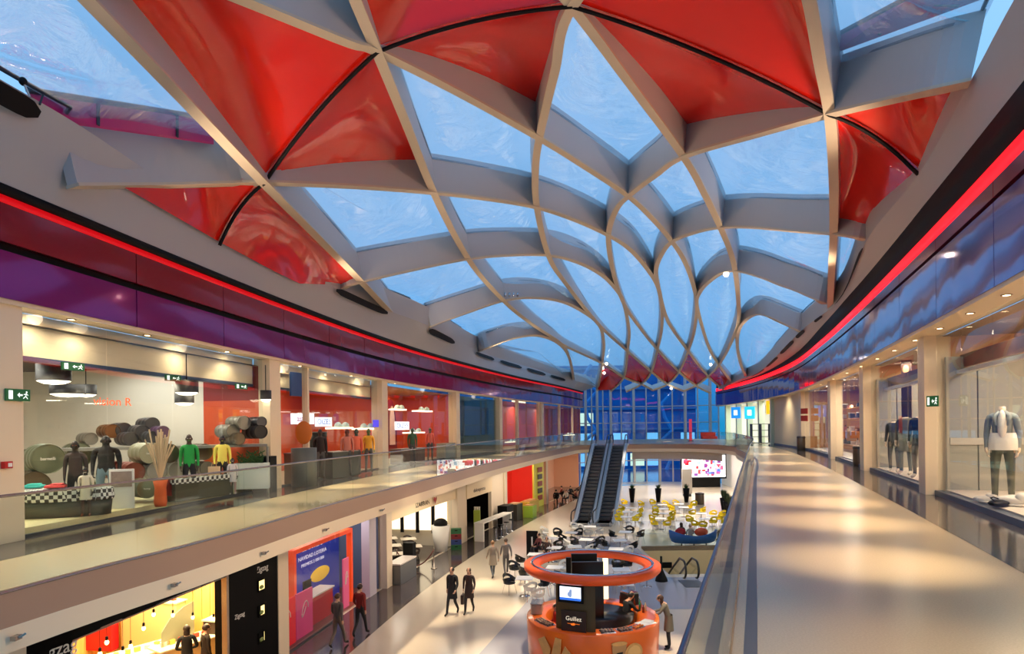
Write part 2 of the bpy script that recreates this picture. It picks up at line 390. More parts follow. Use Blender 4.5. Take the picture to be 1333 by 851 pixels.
def relax(P, it=2):
    for _ in range(it):
        Q = [p.copy() for p in P]
        for i in range(1, len(P) - 1): Q[i].y = (P[i - 1].y + 2 * P[i].y + P[i + 1].y) / 4
        # keep each point on its own line of sight from the surveyed outline
        for i in range(1, len(P) - 1):
            k = Q[i].y / P[i].y; Q[i] = Vector((P[i].x * k, Q[i].y, EYE + (P[i].z - EYE) * k))
        P = Q
    return P
R2D, R3D = {}, {}
for k, v in RIBS.items():
    R2D[k] = dense(v); R3D[k] = relax([PY(p.x, p.y, 10.75 + (p.x - 95) / 249 * 4.95) if (k == 'F3' and p.x < 344) else hit(p.x, p.y) for p in R2D[k]])
def idx(r, q): return min(range(len(R2D[r])), key=lambda i: (R2D[r][i] - Vector(q)).length)
def seg(r, a, b):
    i, j = idx(r, a), idx(r, b)
    return [p.copy() for p in (R3D[r][i:j + 1] if i <= j else R3D[r][j:i + 1][::-1])]
DEP = 1.25
def depth_at(p): return DEP * (1 - .3 * smst(35, 62, p.y))
roof = empty('ceiling', (0, 0, 9)); tag(roof, kind='structure')
PR = Matrix.Translation((0, 0, -9))
def roofpart(m, name, mt, smooth=False, parent=roof):
    m.v = [tuple(PR @ Vector(v)) for v in m.v]; return m.build(name, mt, parent, smooth)
def rib_mesh(P, half=.1):
    n = len(P); vs = []; mweb = MB(); fl = MB()
    T = [(P[min(n - 1, i + 1)] - P[max(0, i - 1)]).normalized() for i in range(n)]
    def prof(m, offs):
        vs = []; k = len(offs)
        for i in range(n):
            u = updir(P[i]); w = T[i].cross(u).normalized(); u = w.cross(T[i]).normalized() if False else u
            for (a, b) in offs: vs.append(P[i] + w * a + u * (b if b < .2 else depth_at(P[i])))
        fs = [(i * k + q, i * k + (q + 1) % k, (i + 1) * k + (q + 1) % k, (i + 1) * k + q) for i in range(n - 1) for q in range(k)]
        fs += [tuple(range(k)), tuple((n - 1) * k + q for q in range(k))[::-1]]; m.add(vs, fs)
    hw = half
    prof(mweb, [(-hw * .8, .06), (hw * .8, .06), (hw * .8, 9), (-hw * .8, 9)])
    prof(fl, [(-hw, 0), (hw, 0), (hw, .06), (-hw, .06)])
    return mweb, fl
for k in RIBS:
    P = R3D[k]
    a, b = rib_mesh(P, .115)
    w = roofpart(a, 'rib', ribm); roofpart(b, 'flange', mat('flange_beige', (196, 182, 160), .45), parent=w)
# ring beam
RL_px = [(-150, 15, 8.0), (-80, 55, 8.4), (0, 103, 9.2), (103, 163, 10.7), (200, 228, 12.9), (300, 296, 16.0), (380, 345, 19), (450, 379, 23), (503, 403, 27), (563, 426, 32), (624, 457, 42), (690, 478, 54), (737, 492, 64), (776, 503, 72)]
RR_px = [(1440, -160, 7.1), (1375, -80, 7.8), (1320, 0, 8.8), (1262, 108, 11.0), (1195, 228, 13.8), (1128, 313, 18.3), (1092, 391, 26), (1041, 432, 36), (990, 483, 53), (963, 494, 63), (935, 508, 71)]
RLi = cr2([tuple(PY(*p)) for p in RL_px], 6); RRi = cr2([tuple(PY(*p)) for p in RR_px], 6)
RLi = [Vector((p.x, p.y, p.z)) for p in RLi]
def addback(P, dx):  # carry the ring on behind the viewer
    d = Vector((dx, -3.5, 0)); q = P[0].copy(); out = []
    for i in range(6): q = q + d; out.append(q.copy())
    return out[::-1] + P
RLi = addback(RLi, -.5); RRi = addback(RRi, -1.35)
def outerpt(fx, p, o, h):
    return Vector((*off(fx, p.y, o), Z0 + h))
ringL = empty('trim', (0, 0, 9)); tag(ringL, kind='structure'); ringR = empty('trim', (0, 0, 9)); tag(ringR, kind='structure')
OLb = [outerpt(XL, p, .35, 3.86) for p in RLi]; ORb = [outerpt(XR, p, -.42, 4.78 if p.y < 25 else 4.78 - .6 * smst(25, 66, p.y)) for p in RRi]
def lerpc(A, B, t): return [a.lerp(b, t) for a, b in zip(A, B)]
def ringpanels(A, B, par):
    n = len(A); st = 5
    for i in range(0, n - 1, st):
        j = min(n - 1, i + st); m = MB()
        f0, f1 = A[i:j + 1], B[i:j + 1]
        m.strip(f0, f1); m.v = [tuple(PR @ Vector(v)) for v in m.v]; m.build('ring_panel', ribm, par, True)
ringpanels(OLb, RLi, ringL); ringpanels(ORb, RRi, ringR)
def upstand(P, a, b, h, mt, par, name='upstand', o=0.03):
    m = MB(); Q = [p + Vector((0, 0, 0)) for p in P if a <= p.y <= b]
    if len(Q) < 2: return
    m.strip(Q, [q + Vector((0, .0, h)) for q in Q]); m.v = [tuple(PR @ Vector(v)) for v in m.v]; m.build(name, mt, par, True)
def mag(pts, par):
    m = MB(); P_ = [PY(*p) for p in pts]; P_ += [p + Vector((0, .12, 0)) for p in P_]; m.add([PR @ p for p in P_], [(0, 1, 2, 3), (7, 6, 5, 4), (0, 4, 5, 1), (1, 5, 6, 2), (2, 6, 7, 3), (3, 7, 4, 0)]); m.build('upstand', magenta, par)
    f = MB(); f.tube([PR @ P_[0], PR @ P_[1]], .05, 6); 
    for t in (.3, .75): f.tube([PR @ P_[0].lerp(P_[1], t), PR @ P_[3].lerp(P_[2], t)], .04, 5)
    f.build('edge_frame', dkgrey, par)
mag([(36, 117, 9.9), (275, 154, 14.3), (275, 185, 14.3), (36, 150, 9.9)], ringL); mag([(1088, 46, 13.2), (1205, -16, 11.2), (1310, -16, 11.2), (1088, 66, 13.2)], ringR)

upstand(RLi, 18.0, 80, .9, ribm, ringL); upstand(RRi, 10.9, 80, .9, ribm, ringR)
# black ventilation slots cut in the ring face, following the inner edge
def vent(I, O, a, b, par, t0=.06, t1=.24, px=None):
    # a,b pixel x range
    def proj(p): 
        d = p - Vector((0, 0, EYE)); return CX + F * (d.x / d.y)
    ids = [i for i in range(len(I)) if I[i].y > 1]
    def at(xv):
        for i in ids[:-1]:
            x0, x1 = proj(I[i]), proj(I[i + 1])
            if min(x0, x1) <= xv <= max(x0, x1) and x0 != x1:
                t = (xv - x0) / (x1 - x0); return I[i].lerp(I[i + 1], t), O[i].lerp(O[i + 1], t)
    m = MB(); N = 10; A = []; B = []
    for k in range(N + 1):
        s = k / N; r = at(a + (b - a) * s)
        if not r: return
        i_, o_ = r; e = min(s, 1 - s) * N / 2; q = math.sqrt(max(0, 1 - (1 - min(1, e)) ** 2)) if e < 1 else 1
        q = .35 + .65 * q; c = (t0 + t1) / 2; hh = (t1 - t0) / 2 * q
        n = Vector((.09 if I is RLi else -.09, -.05, -.03)); A.append(i_.lerp(o_, c - hh) + n); B.append(i_.lerp(o_, c + hh) + n)
    m.strip(A, B); m.v = [tuple(PR @ Vector(v)) for v in m.v]; m.build('vent_slot', black, par)
for a, b, t0, t1 in ((-60, 60, .03, .25), (438, 505, .0, .22), (560, 592, .05, .3), (618, 641, .1, .32), (649, 677, .1, .34), (684, 708, .1, .36), (715, 735, .1, .38)): vent(RLi, OLb, a, b, ringL, t0, t1)
for a, b, t0, t1 in ((1127, 1090, .0, .14), (1073, 1062, .03, .3), (1048, 1037, .03, .3), (1033, 1016, .03, .3), (1012, 998, .03, .3), (995, 979, .03, .3)): vent(RRi, ORb, a, b, ringR, t0, t1)
# cushions
def cushion(bd, name, mt, offs, bulge, K=5, frame=True, centre=None, relaxed=0):
    n = len(bd); C = sum(bd, Vector()) / n; m = MB(); vs = []; fs = []
    if centre is not None: C = centre
    u = updir(C)
    for q in range(K):
        t = 1 - q / K
        for i in range(n):
            o = offs[i] if isinstance(offs, list) else offs
            p = bd[i] + updir(bd[i]) * depth_at(bd[i]) * o
            cc = C + u * depth_at(C) * (sum(offs) / n if isinstance(offs, list) else offs)
            vs.append(cc.lerp(p, t) - u * bulge * (1 - t ** 2.2))
    cc = C + u * depth_at(C) * (sum(offs) / n if isinstance(offs, list) else offs); vs.append(cc - u * bulge)
    if relaxed:
        V = np.array([tuple(v) for v in vs[:K * n]]).reshape(K, n, 3); c0 = np.array(tuple(vs[-1])); add = np.array(tuple(u)) * relaxed
        for _ in range(160):
            nx = np.concatenate([V[2:], np.repeat(c0[None, None], n, 1)]); V[1:] = (V[:-1] + nx + .6 * (np.roll(V[1:], 1, 1) + np.roll(V[1:], -1, 1))) / 3.2 + add
            c0 = V[-1].mean(0)
        vs = [Vector(v) for v in V.reshape(-1, 3)] + [Vector(c0)]
    for q in range(K - 1):
        for i in range(n): fs.append((q * n + i, q * n + (i + 1) % n, (q + 1) * n + (i + 1) % n, (q + 1) * n + i))
    L = len(vs) - 1
    for i in range(n): fs.append(((K - 1) * n + i, (K - 1) * n + (i + 1) % n, L))
    m.add(vs, fs); o = roofpart(m, name, mt, True)
    if frame:
        f = MB(); f.tube([Vector(vs[i]) * 1 + (C - bd[i]).normalized() * .1 for i in range(n)], .035, 5, close=True)
        roofpart(f, 'edge_clamp', dkgrey, parent=o)
        if C.y < 30:
            g = MB(); k = 0
            for i in range(0, n, 4):
                p = Vector(vs[i]) + (C - bd[i]).normalized() * .1; g.tube([p, p - updir(bd[i]) * .2 - (C - bd[i]).normalized() * .1], .02, 4)
            roofpart(g, 'bracket', dkgrey, parent=o)['kind'] = 'stuff'
    return o
def ringseg(side, xa, xb):
    I = RLi if side == 'L' else RRi
    pr = [(CX + F * (p.x / p.y) if p.y > .5 else (-9999 if side == 'L' else 9999), i) for i, p in enumerate(I)]
    lo, hi = min(xa, xb), max(xa, xb); s = [I[i].copy() for x, i in pr if lo <= x <= hi]
    if side == 'R': s = s[::-1]           # increasing pixel x
    if xa > xb: s = s[::-1]
    return s
def clean(bd):
    out = []
    for p in bd:
        if not out or (p - out[-1]).length > .12: out.append(p)
    if (out[0] - out[-1]).length < .12: out.pop()
    return out
CELLS = [
 [('F4', (491, 69), (702, 181)), ('G3', (702, 181), (699, 271)), ('F3', (699, 271), (565, 252)), ('G2', (565, 252), (491, 69))],
 [('F5', (745, 10), (890, 205)), ('G4', (890, 205), (818, 256)), ('F4', (818, 256), (702, 181)), ('G3', (702, 181), (745, 10))],
 [('F4', (702, 181), (818, 256)), ('G4', (818, 256), (792, 307)), ('F3', (792, 307), (699, 271)), ('G3', (699, 271), (702, 181))],
 [('F5', (890, 205), (938, 297)), ('G5', (938, 297), (875, 315)), ('F4', (875, 315), (818, 256)), ('G4', (818, 256), (890, 205))],
 [('G4', (890, 205), (1080, 151)), ('F6', (1080, 151), (1085, 306)), ('G5', (1085, 306), (938, 297)), ('F5', (938, 297), (890, 205))],
 [('F3', (344, 240), (565, 252)), ('G2', (565, 252), (610, 338)), ('F2', (610, 338), (471, 368)), ('G1', (471, 368), (344, 240))],
 [('F3', (565, 252), (699, 271)), ('G3', (699, 271), (714, 333)), ('F2', (714, 333), (610, 338)), ('G2', (610, 338), (565, 252))],
 [('F3', (699, 271), (792, 307)), ('G4', (792, 307), (812, 395)), ('F2', (812, 395), (714, 333)), ('G3', (714, 333), (699, 271))],
 [('F2', (471, 368), (610, 338)), ('G2', (610, 338), (656, 392)), ('F1', (656, 392), (560, 426)), ('G1', (540, 440), (471, 368))],
 [('F2', (610, 338), (714, 333)), ('G3', (714, 333), (779, 422)), ('F1', (779, 422), (656, 392)), ('G2', (656, 392), (610, 338))],
 [('G4', (792, 307), (818, 256)), ('F4', (818, 256), (875, 315)), ('G5', (875, 315), (857, 375)), ('F3', (857, 375), (792, 307))],
 [('F3', (792, 307), (856, 455)), ('G4', (856, 455), (792, 307))],
 [('F2', (714, 333), (817, 457)), ('G3', (817, 457), (714, 333))],
 [('G4', (812, 395), (856, 455)), ('F3', (856, 455), (848, 484)), ('G3', (848, 484), (817, 457)), ('F2', (817, 457), (812, 395))],
 [('F4', (875, 315), (896, 457)), ('G5', (896, 457), (875, 315))],
 [('G5', (857, 375), (896, 457)), ('F4', (896, 457), (884, 484)), ('G4', (884, 484), (856, 455)), ('F3', (856, 455), (857, 375))],
 [('F5', (957, 353), (936, 475)), ('G6', (936, 475), (957, 353))],
 [('G5', (875, 315), (938, 297)), ('F5', (938, 297), (957, 353)), ('G6', (957, 353), (907, 395)), ('F4', (907, 395), (875, 315))],
 [('G6', (907, 395), (936, 475)), ('F5', (936, 475), (922, 490)), ('G5', (922, 490), (896, 457)), ('F4', (896, 457), (907, 395))],
 [('G5', (938, 297), (1085, 306)), ('F6', (1085, 306), (1081, 392)), ('G6', (1073, 396), (957, 353)), ('F5', (957, 353), (938, 297))],
 [('G6', (957, 353), (1073, 396)), ('R', 1066, 1043), ('G7', (1041, 432), (962, 430)), ('F5', (961, 425), (957, 353))],
 [('G7', (1041, 432), (976, 500)), ('R', 982, 1038)],
 [('F5', (961, 425), (936, 475)), ('G6', (936, 475), (960, 508)), ('R', 964, 975), ('G7', (976, 500), (962, 430))],
 [('F6', (1085, 310), (1080, 400)), ('R', 1092, 1125)],
 [('F1', (656, 392), (784, 473)), ('G2', (784, 473), (656, 392))],
 [('G3', (779, 422), (817, 457)), ('F2', (817, 457), (812, 491)), ('G2', (812, 491), (784, 473)), ('F1', (784, 473), (779, 422))],
 [('F1', (562, 426), (656, 392)), ('G2', (656, 392), (722, 441)), ('F0', (722, 441), (612, 463)), ('L', 610, 566)],
 [('F0', (612, 463), (748, 506)), ('L', 742, 616)],
 [('G2', (722, 441), (784, 473)), ('F1', (784, 473), (778, 509)), ('L', 772, 750), ('F0', (748, 506), (722, 441))],
 [('G1', (-25, -141), (344, 240)), ('F3', (344, 240), (95, 243)), ('L', 95, -900)],
 [('F4', (-25, -141), (491, 69)), ('G2', (491, 69), (400, -190))],
 [('F6', (1015, -150), (1080, 151)), ('G4', (1080, 151), (1262, 110)), ('R', 1266, 1430)],
 [('G1', (471, 368), (545, 446)), ('L', 545, 455)],
]
def cellbd(c):
    bd = []
    for s in c:
        bd += ringseg(s[0], s[1], s[2]) if s[0] in 'LR' else seg(*s)
    return clean(bd)
for c in CELLS:
    bd = cellbd(c); sz = sum(((bd[i] - bd[i - 1]).length for i in range(len(bd))))
    of = .86
    if ('L', 95, -900) in c:
        rp = RLi + RRi; of = [.12 if min((p - q).length for q in rp) < .02 else .86 for p in bd]
    cushion(bd, 'clear_cushion', foil, of, min(.45, sz * .02))
def redcell(tri_pts, corner, seam, near=.14, far=.8):
    pass
def red_tri(bd, A, B, C, mx_=.75):
    # bd: boundary from A .. C .. B along ribs, then closed across the seam A-B. A,B seam ends; C far corner
    seamp = []
    N = 12; mid = (A + B) / 2
    for i in range(1, N):
        t = i / N; p = B.lerp(A, t); seamp.append(p + updir(p) * (.17 * 4 * t * (1 - t)))
    L = max((C - A).length, (C - B).length); full = bd + seamp
    offs = []
    for p in bd:
        d = min((p - A).length, (p - B).length) / L; offs.append(.1 + mx_ * min(1, d) ** .8)
    offs += [.1] * len(seamp)
    C0 = (A + B + C * 1.2) / 3.2
    cushion(full, 'red_cushion', redfoil, offs, -.25, K=12, frame=False, centre=C0, relaxed=.003)
    return [bd[-1]] + seamp + [bd[0]]
def red_quad(bd1, bd2, A, B, C, D, mx_=.75):
    s = red_tri(clean2(bd1), A, B, C, mx_)
    if bd2: red_tri(clean2(bd2), A, B, D, mx_)
    f = MB(); f.tube([p + updir(p) * .02 for p in s], .045, 6); roofpart(f, 'seam', black)
def clean2(bd):
    out = [bd[0]]
    for p in bd[1:]:
        if (p - out[-1]).length > .1: out.append(p)
    return out
def node(r, q): return R3D[r][idx(r, q)].copy()
red_quad(seg('F3', (344, 240), (565, 252)) + seg('G2', (565, 252), (491, 69)), seg('G1', (344, 240), (-25, -141)) + seg('F4', (-25, -141), (491, 69)),
         node('F3', (344, 240)), node('F4', (491, 69)), node('F3', (565, 252)), node('F4', (-25, -141)))
red_quad(seg('F4', (491, 69), (702, 181)) + seg('G3', (702, 181), (745, 10)), seg('G2', (491, 69), (400, -190)) + seg('F5', (640, -120), (745, 10)),
         node('F4', (491, 69)), node('G3', (745, 10)), node('G3', (702, 181)), node('F5', (640, -120)))
red_quad(seg('F5', (745, 10), (890, 205)) + seg('G4', (890, 205), (1080, 151)), seg('G3', (745, 10), (1000, -260)) + seg('F6', (1015, -150), (1080, 151)),
         node('F5', (745, 10)), node('G4', (1080, 151)), node('G4', (890, 205)), node('G3', (1000, -260)))
def face_pt(I, O, i, t): return I[i].lerp(O[i], t)
def near_i(I, x): 
    return min([i for i in range(len(I)) if I[i].y > 1], key=lambda i: abs(CX + F * I[i].x / I[i].y - x))
# small red pair on the right: seam from the rib node to the ring
iA = near_i(RRi, 1195); iU = near_i(RRi, 1240); iD = near_i(RRi, 1130)
A_, B_ = node('G4', (1080, 151)), RRi[iA] + Vector((0, 0, -.02))
red_quad(seg('F6', (1080, 151), (1085, 300)) + seg('G5', (1085, 303), (1128, 313)) + RRi[iA:iD][::-1], seg('G4', (1080, 151), (1240, 115)) + RRi[iU:iA + 1],
         A_, B_, node('G5', (1085, 306)), RRi[iU], .3)
# small red pair on the left
iA = near_i(RLi, 292); iU = near_i(RLi, 176); iD = near_i(RLi, 410)
def LB(i): return RLi[i].lerp(OLb[i], .45) + Vector((.12, -.04, -.1))
A_, B_ = node('F3', (344, 240)), LB(iA)
red_quad(seg('G1', (344, 240), (471, 368)) + seg('F2', (471, 368), (446, 376)) + [LB(i) for i in range(iA, iD)][::-1], seg('F3', (344, 240), (150, 244)) + [LB(i) for i in range(iU, iA + 1)],
         A_, B_, node('G1', (471, 368)), LB(iU), .02)
for pts in ([('G2', (784, 473), (812, 491)), ('F2', (812, 491), (797, 507)), ('F1', (779, 508), (784, 473))],
            [('F2', (817, 457), (812, 491)), ('G2', (812, 491), (835, 500)), ('F3', (835, 500), (848, 484)), ('G3', (848, 484), (817, 457))],
            [('F3', (856, 455), (848, 484)), ('G3', (848, 484), (869, 500)), ('F4', (869, 500), (884, 484)), ('G4', (884, 484), (856, 455))],
            [('F4', (896, 457), (884, 484)), ('G4', (884, 484), (906, 502)), ('F5', (906, 502), (922, 490)), ('G5', (922, 490), (896, 457))],
            [('F5', (936, 475), (922, 490)), ('G5', (922, 490), (946, 511)), ('G6', (960, 508), (936, 475))]):
    cushion(cellbd(pts), 'red_cushion', redfoil, .12, -.35, frame=False)

# ------------------------------------------------------------------ fascias, shopfront walls
def fascia(fx, o, a, b, rows, name='trim', st=3.1):
    root = empty(name, (0, 0, UP)); tag(root, kind='structure')
    for (z0, z1, d, mt, nm, stp) in rows:
        y = a
        while y < b - .1:
            y2 = min(b, y + (stp or (b - a)))
            gap = .012 if stp else 0
            m = wallslab(fx, y + gap, y2 - gap, o, o + d, z0 - UP, z1 - UP, 1.0); m.build(nm, mt, root, True)
            for p in root.children[-1:]:
                p.data.polygons.foreach_set('use_smooth', [False] * len(p.data.polygons))
            y = y2
    return root
fascia_b = mat('gloss_violet_panel', (110, 70, 150), .06, metal=.6, coat=.5, bump=.16, bscale=.3, spec=.5)
fascia(XL, .0, -15, 73, [(Z0 + 2.1, Z0 + 2.84, .34, fascia_p, 'lower_panel', 3.1), (Z0 + 2.84, Z0 + 2.98, .22, black, 'shadow_gap', 0),
                        (Z0 + 2.98, Z0 + 3.58, .34, fascia_m, 'upper_panel', 3.1), (Z0 + 3.58, Z0 + 3.74, .26, ledred2, 'light_strip', 0), (Z0 + 3.74, Z0 + 3.87, .37, black, 'shadow_gap', 0)])
fascia(XR, 0, -15, 74, [(Z0 + 2.1, Z0 + 3.42, -.56, fascia_b, 'lower_panel', 3.1), (Z0 + 3.42, Z0 + 3.5, -.46, black, 'shadow_gap', 0),
                        (Z0 + 3.5, Z0 + 3.76, -.56, fascia_m, 'upper_panel', 3.1), (Z0 + 3.76, Z0 + 4.1, -.5, ledred, 'light_strip', 0), (Z0 + 4.1, Z0 + 4.84, -.46, black, 'shadow_gap', 0)])
for fx, s, e in ((XL, 1, 73), (XR, -1, 74)):      # cream soffit lip
    tag(wallslab(fx, -15, e, -.15 * s, (.3 if s == 1 else .54) * s if s == 1 else -.54, Z0 + 2.03, Z0 + 2.1).build('trim', cream), kind='structure')
# back wall of the hall behind the viewer
m = MB(); m.add([(XL(-16) - 1, -16, 0), (XR(-16) + 1, -16, 0), (XR(-16) + 1, -16, 12), (XL(-16) - 1, -16, 12)], [(0, 1, 2, 3)]); tag(m.build('wall_back', cream), kind='structure')

def quad(name, pts, mt, parent=None):
    m = MB(); m.add(pts, [tuple(range(len(pts)))]); return m.build(name, mt, parent)
def shop_shell(fx, s, y0, y1, z0, z1, depth, wallm, floorm, ceilm, name, side0=None, side1=None, lo=0.12):
    # s=-1: shop lies towards -x (left side), s=+1 towards +x
    r = empty(name, (0, 0, z0)); tag(r, kind='structure')  # root of a whole shop room: back wall, sides, floor and ceiling
    P = lambda y, o: off(fx, y, o * s)
    m = MB(); A = [P(y, depth) for y in ys(y0, y1, 2)]; m.strip([(x, y, 0) for x, y in A], [(x, y, z1 - z0) for x, y in A]); m.build('back_wall', wallm, r)
    m = MB(); B = [P(y, lo) for y in ys(y0, y1, 2)]; m.strip([(x, y, .02) for x, y in B], [(x, y, .02) for x, y in A]); m.build('shop_floor', floorm, r)
    m = MB(); m.strip([(x, y, z1 - z0) for x, y in B], [(x, y, z1 - z0) for x, y in A]); m.build('shop_ceiling', ceilm, r)
    for y, sm in ((y0, side0 or wallm), (y1, side1 or wallm)):
        a, b = P(y, lo), P(y, depth); m = MB(); m.add([(*a, 0), (*b, 0), (*b, z1 - z0), (*a, z1 - z0)], [(0, 1, 2, 3)]); m.build('side_wall', sm, r)
    return r
WN = [0]
def shopfront(fx, s, y0, y1, z0, z1, npane, o=0, fr=dkgrey, transom=None):
    WN[0] += 1; r = empty('window_%d' % WN[0], (0, 0, z0)); tag(r, kind='structure')
    for i in range(npane):
        a = y0 + (y1 - y0) * i / npane; b = y0 + (y1 - y0) * (i + 1) / npane
        p, q = Vector(off(fx, a + .012, o)), Vector(off(fx, b - .012, o)); n = Vector(nrm(fx, a)) * .006
        m = MB(); m.prism([p + n, q + n, q - n, p - n], .05, z1 - z0 - .02); m.build('pane', front_glass, r)
    for a, b, h in ((y0, y1, .05),):
        m = wallslab(fx, a, b, o - .03, o + .03, 0, h); m.build('sill', fr, r)
    return r
def column(fx, y, z0, z1, w=.5, d=.5, o=0, mt=cream):
    m = MB(); c = off(fx, y, o); n = nrm(fx, y); m.box((c[0], c[1], (z0 + z1) / 2), (d, w, z1 - z0), rz=math.atan2(n[1], n[0]))
    return tag(m.build('trim', mt, bevel=.01), kind='structure')
def spot(loc, tgt, e, col=(1, .82, .58), ang=70, blend=.7, r=.05):
    l = bpy.data.lights.new('spot', 'SPOT'); l.energy = e; l.color = col; l.spot_size = math.radians(ang); l.spot_blend = blend; l.shadow_soft_size = r
    o = bpy.data.objects.new('spot', l); SC.collection.objects.link(o); o.location = loc
    o.rotation_euler = (Vector(tgt) - Vector(loc)).to_track_quat('-Z', 'Y').to_euler(); return o
def area(loc, tgt, e, sx, sy, col=(1, .85, .65)):
    l = bpy.data.lights.new('area', 'AREA'); l.energy = e; l.color = col; l.shape = 'RECTANGLE'; l.size = sx; l.size_y = sy
    o = bpy.data.objects.new('area', l); SC.collection.objects.link(o); o.location = loc
    o.rotation_euler = (Vector(tgt) - Vector(loc)).to_track_quat('-Z', 'Y').to_euler(); return o
ZT = Z0 + 2.05

# ------------------------------------------------------------------ far glass wall and the world beyond
FARp = cr2([(7.4, 74.2), (9.5, 76), (12, 77.6), (16.5, 78.4), (21, 77.4), (24.3, 75)], 3)
WN[0] += 1; fw = empty('window_%d' % WN[0], (12, 77, 0)); tag(fw, kind='structure'); fo = Vector((12, 77, 0))
n = len(FARp)
for i in range(n - 1):
    a, b = FARp[i], FARp[i + 1]; m = MB()
    for z0, z1 in ((0, 2.6), (2.6, 4.5), (5.25, 7.1), (7.1, 9.2), (9.2, 13)):
        pass
    m.add([(a.x - 12, a.y - 77, 0), (b.x - 12, b.y - 77, 0), (b.x - 12, b.y - 77, 13), (a.x - 12, a.y - 77, 13)], [(0, 1, 2, 3)])
    m.build('pane', glassmat('facade_glass', (160, 210, 238), .05, k=.5), fw)
for i in range(0, n, 1):
    p = FARp[i]; m = MB(); w = .34 if i % 2 == 0 else .16
    m.box((p.x - 12, p.y - 77 - w * .4, 6.5), (w * .8, w * 1.2, 13)); m.build('mullion', ribm, fw)
for z in (2.6, 4.6, 7.2, 9.2):
    m = MB(); m.tube([(p.x - 12, p.y - 77, z) for p in FARp], .06, 6); m.build('transom', ribm, fw)
m = MB(); m.add([(-200, 79, -.3), (250, 79, -.3), (250, 400, -.3), (-200, 400, -.3)], [(0, 1, 2, 3)])
tag(m.build('floor', mat('wet_paving', (20, 70, 120), .15)), kind='structure')
def office(name, x, y, w, d, h, fl, seed, label):
    rnd = random.Random(seed); r = empty(name, (x, y, -.3), label=label, cat='building')
    m = MB(); m.box((0, d / 2, h / 2), (w, d, h)); m.build('facade', mat('dusk_facade', (10, 112, 178), .4), r)
    s = MB(); k = int(h / fl)
    for i in range(k + 1): s.box((0, -.25, i * fl), (w + .3, .5, .28))
    s.build('floor_edge', mat('slab_blue', (80, 150, 190), .4), r)
    lit = mat('lit_office', (250, 230, 190), emit=(255, 222, 170), es=1.3); dimm = mat('blue_window', (8, 124, 190), .25, spec=.4)
    palel = mat('pale_lit_window', (190, 225, 245), .4, emit=(180, 220, 245), es=.8)
    for i in range(k):
        nw = int(w / 2.6)
        for j in range(nw):
            cx = -w / 2 + (j + .5) * w / nw; m = MB(); m.box((cx, -.04, i * fl + fl * .5), (w / nw * .82, .08, fl * .62))
            o = m.build('window', palel if (i < 2 and j % 2) else (lit if rnd.random() < .12 else dimm), r)
    for q in (-.3, .1, .38):
        m = MB(); m.tube([(q * w + math.sin(t * 2.4) * 1.3, -1.6, t * h / 8) for t in range(9)], .3, 8); m.build('bent_column', mat('pale_blue_steel', (70, 160, 215), .4), r)
    return r
office('office_building', 8, 104, 44, 14, 17, 3.3, 3, 'blue-glazed office block with curved columns and a few lit windows beyond the far glass wall')

# ------------------------------------------------------------------ balustrades
def balustrade(pts, label, step=2.4, first=0.0, railr=.018, railm=None):
    P = [Vector((p[0], p[1], 0)) for p in pts]; L = [0]
    for i in range(1, len(P)): L.append(L[-1] + (P[i] - P[i - 1]).length)
    def at(s):
        for i in range(1, len(P)):
            if L[i] >= s: return P[i - 1].lerp(P[i], (s - L[i - 1]) / (L[i] - L[i - 1]))
        return P[-1]
    r = empty('glass_balustrade', (P[0].x, P[0].y, UP), label=label, cat='railing'); o = Vector((P[0].x, P[0].y, 0))
    s = first
    while s < L[-1] - .2:
        e = min(L[-1], s + step); q = [at(s + .008 + (e - s - .016) * k / 4) - o for k in range(5)]
        m = MB(); nn = [(q[min(4, k + 1)] - q[max(0, k - 1)]).normalized() for k in range(5)]; nn = [Vector((-v.y, v.x, 0)) * .008 for v in nn]
        poly = [a + b for a, b in zip(q, nn)] + [a - b for a, b in zip(q, nn)][::-1]; m.prism(poly, .045, 1.05); m.build('glass_panel', rail_glass, r); s = e
    pts3 = [at(L[-1] * k / 150) - o + Vector((0, 0, 1.06)) for k in range(151)]
    m = MB(); m.tube(pts3, railr, 6); m.build('handrail', railm or steel, r, True)
    m = MB(); m.tube([p - Vector((0, 0, 1.05)) for p in pts3], .016, 4); m.build('base_shoe', steel, r)
    return r
blue_steel = mat('blue_grey_rail', (52, 84, 116), .3, .6)
balustrade(VLs, 'long glass balustrade along the edge of the left upper walkway', first=1.35)
balustrade(VBs, 'curved glass balustrade of the far bridge and the near right walkway with blue-grey rail', first=.3, railm=blue_steel, railr=.012)

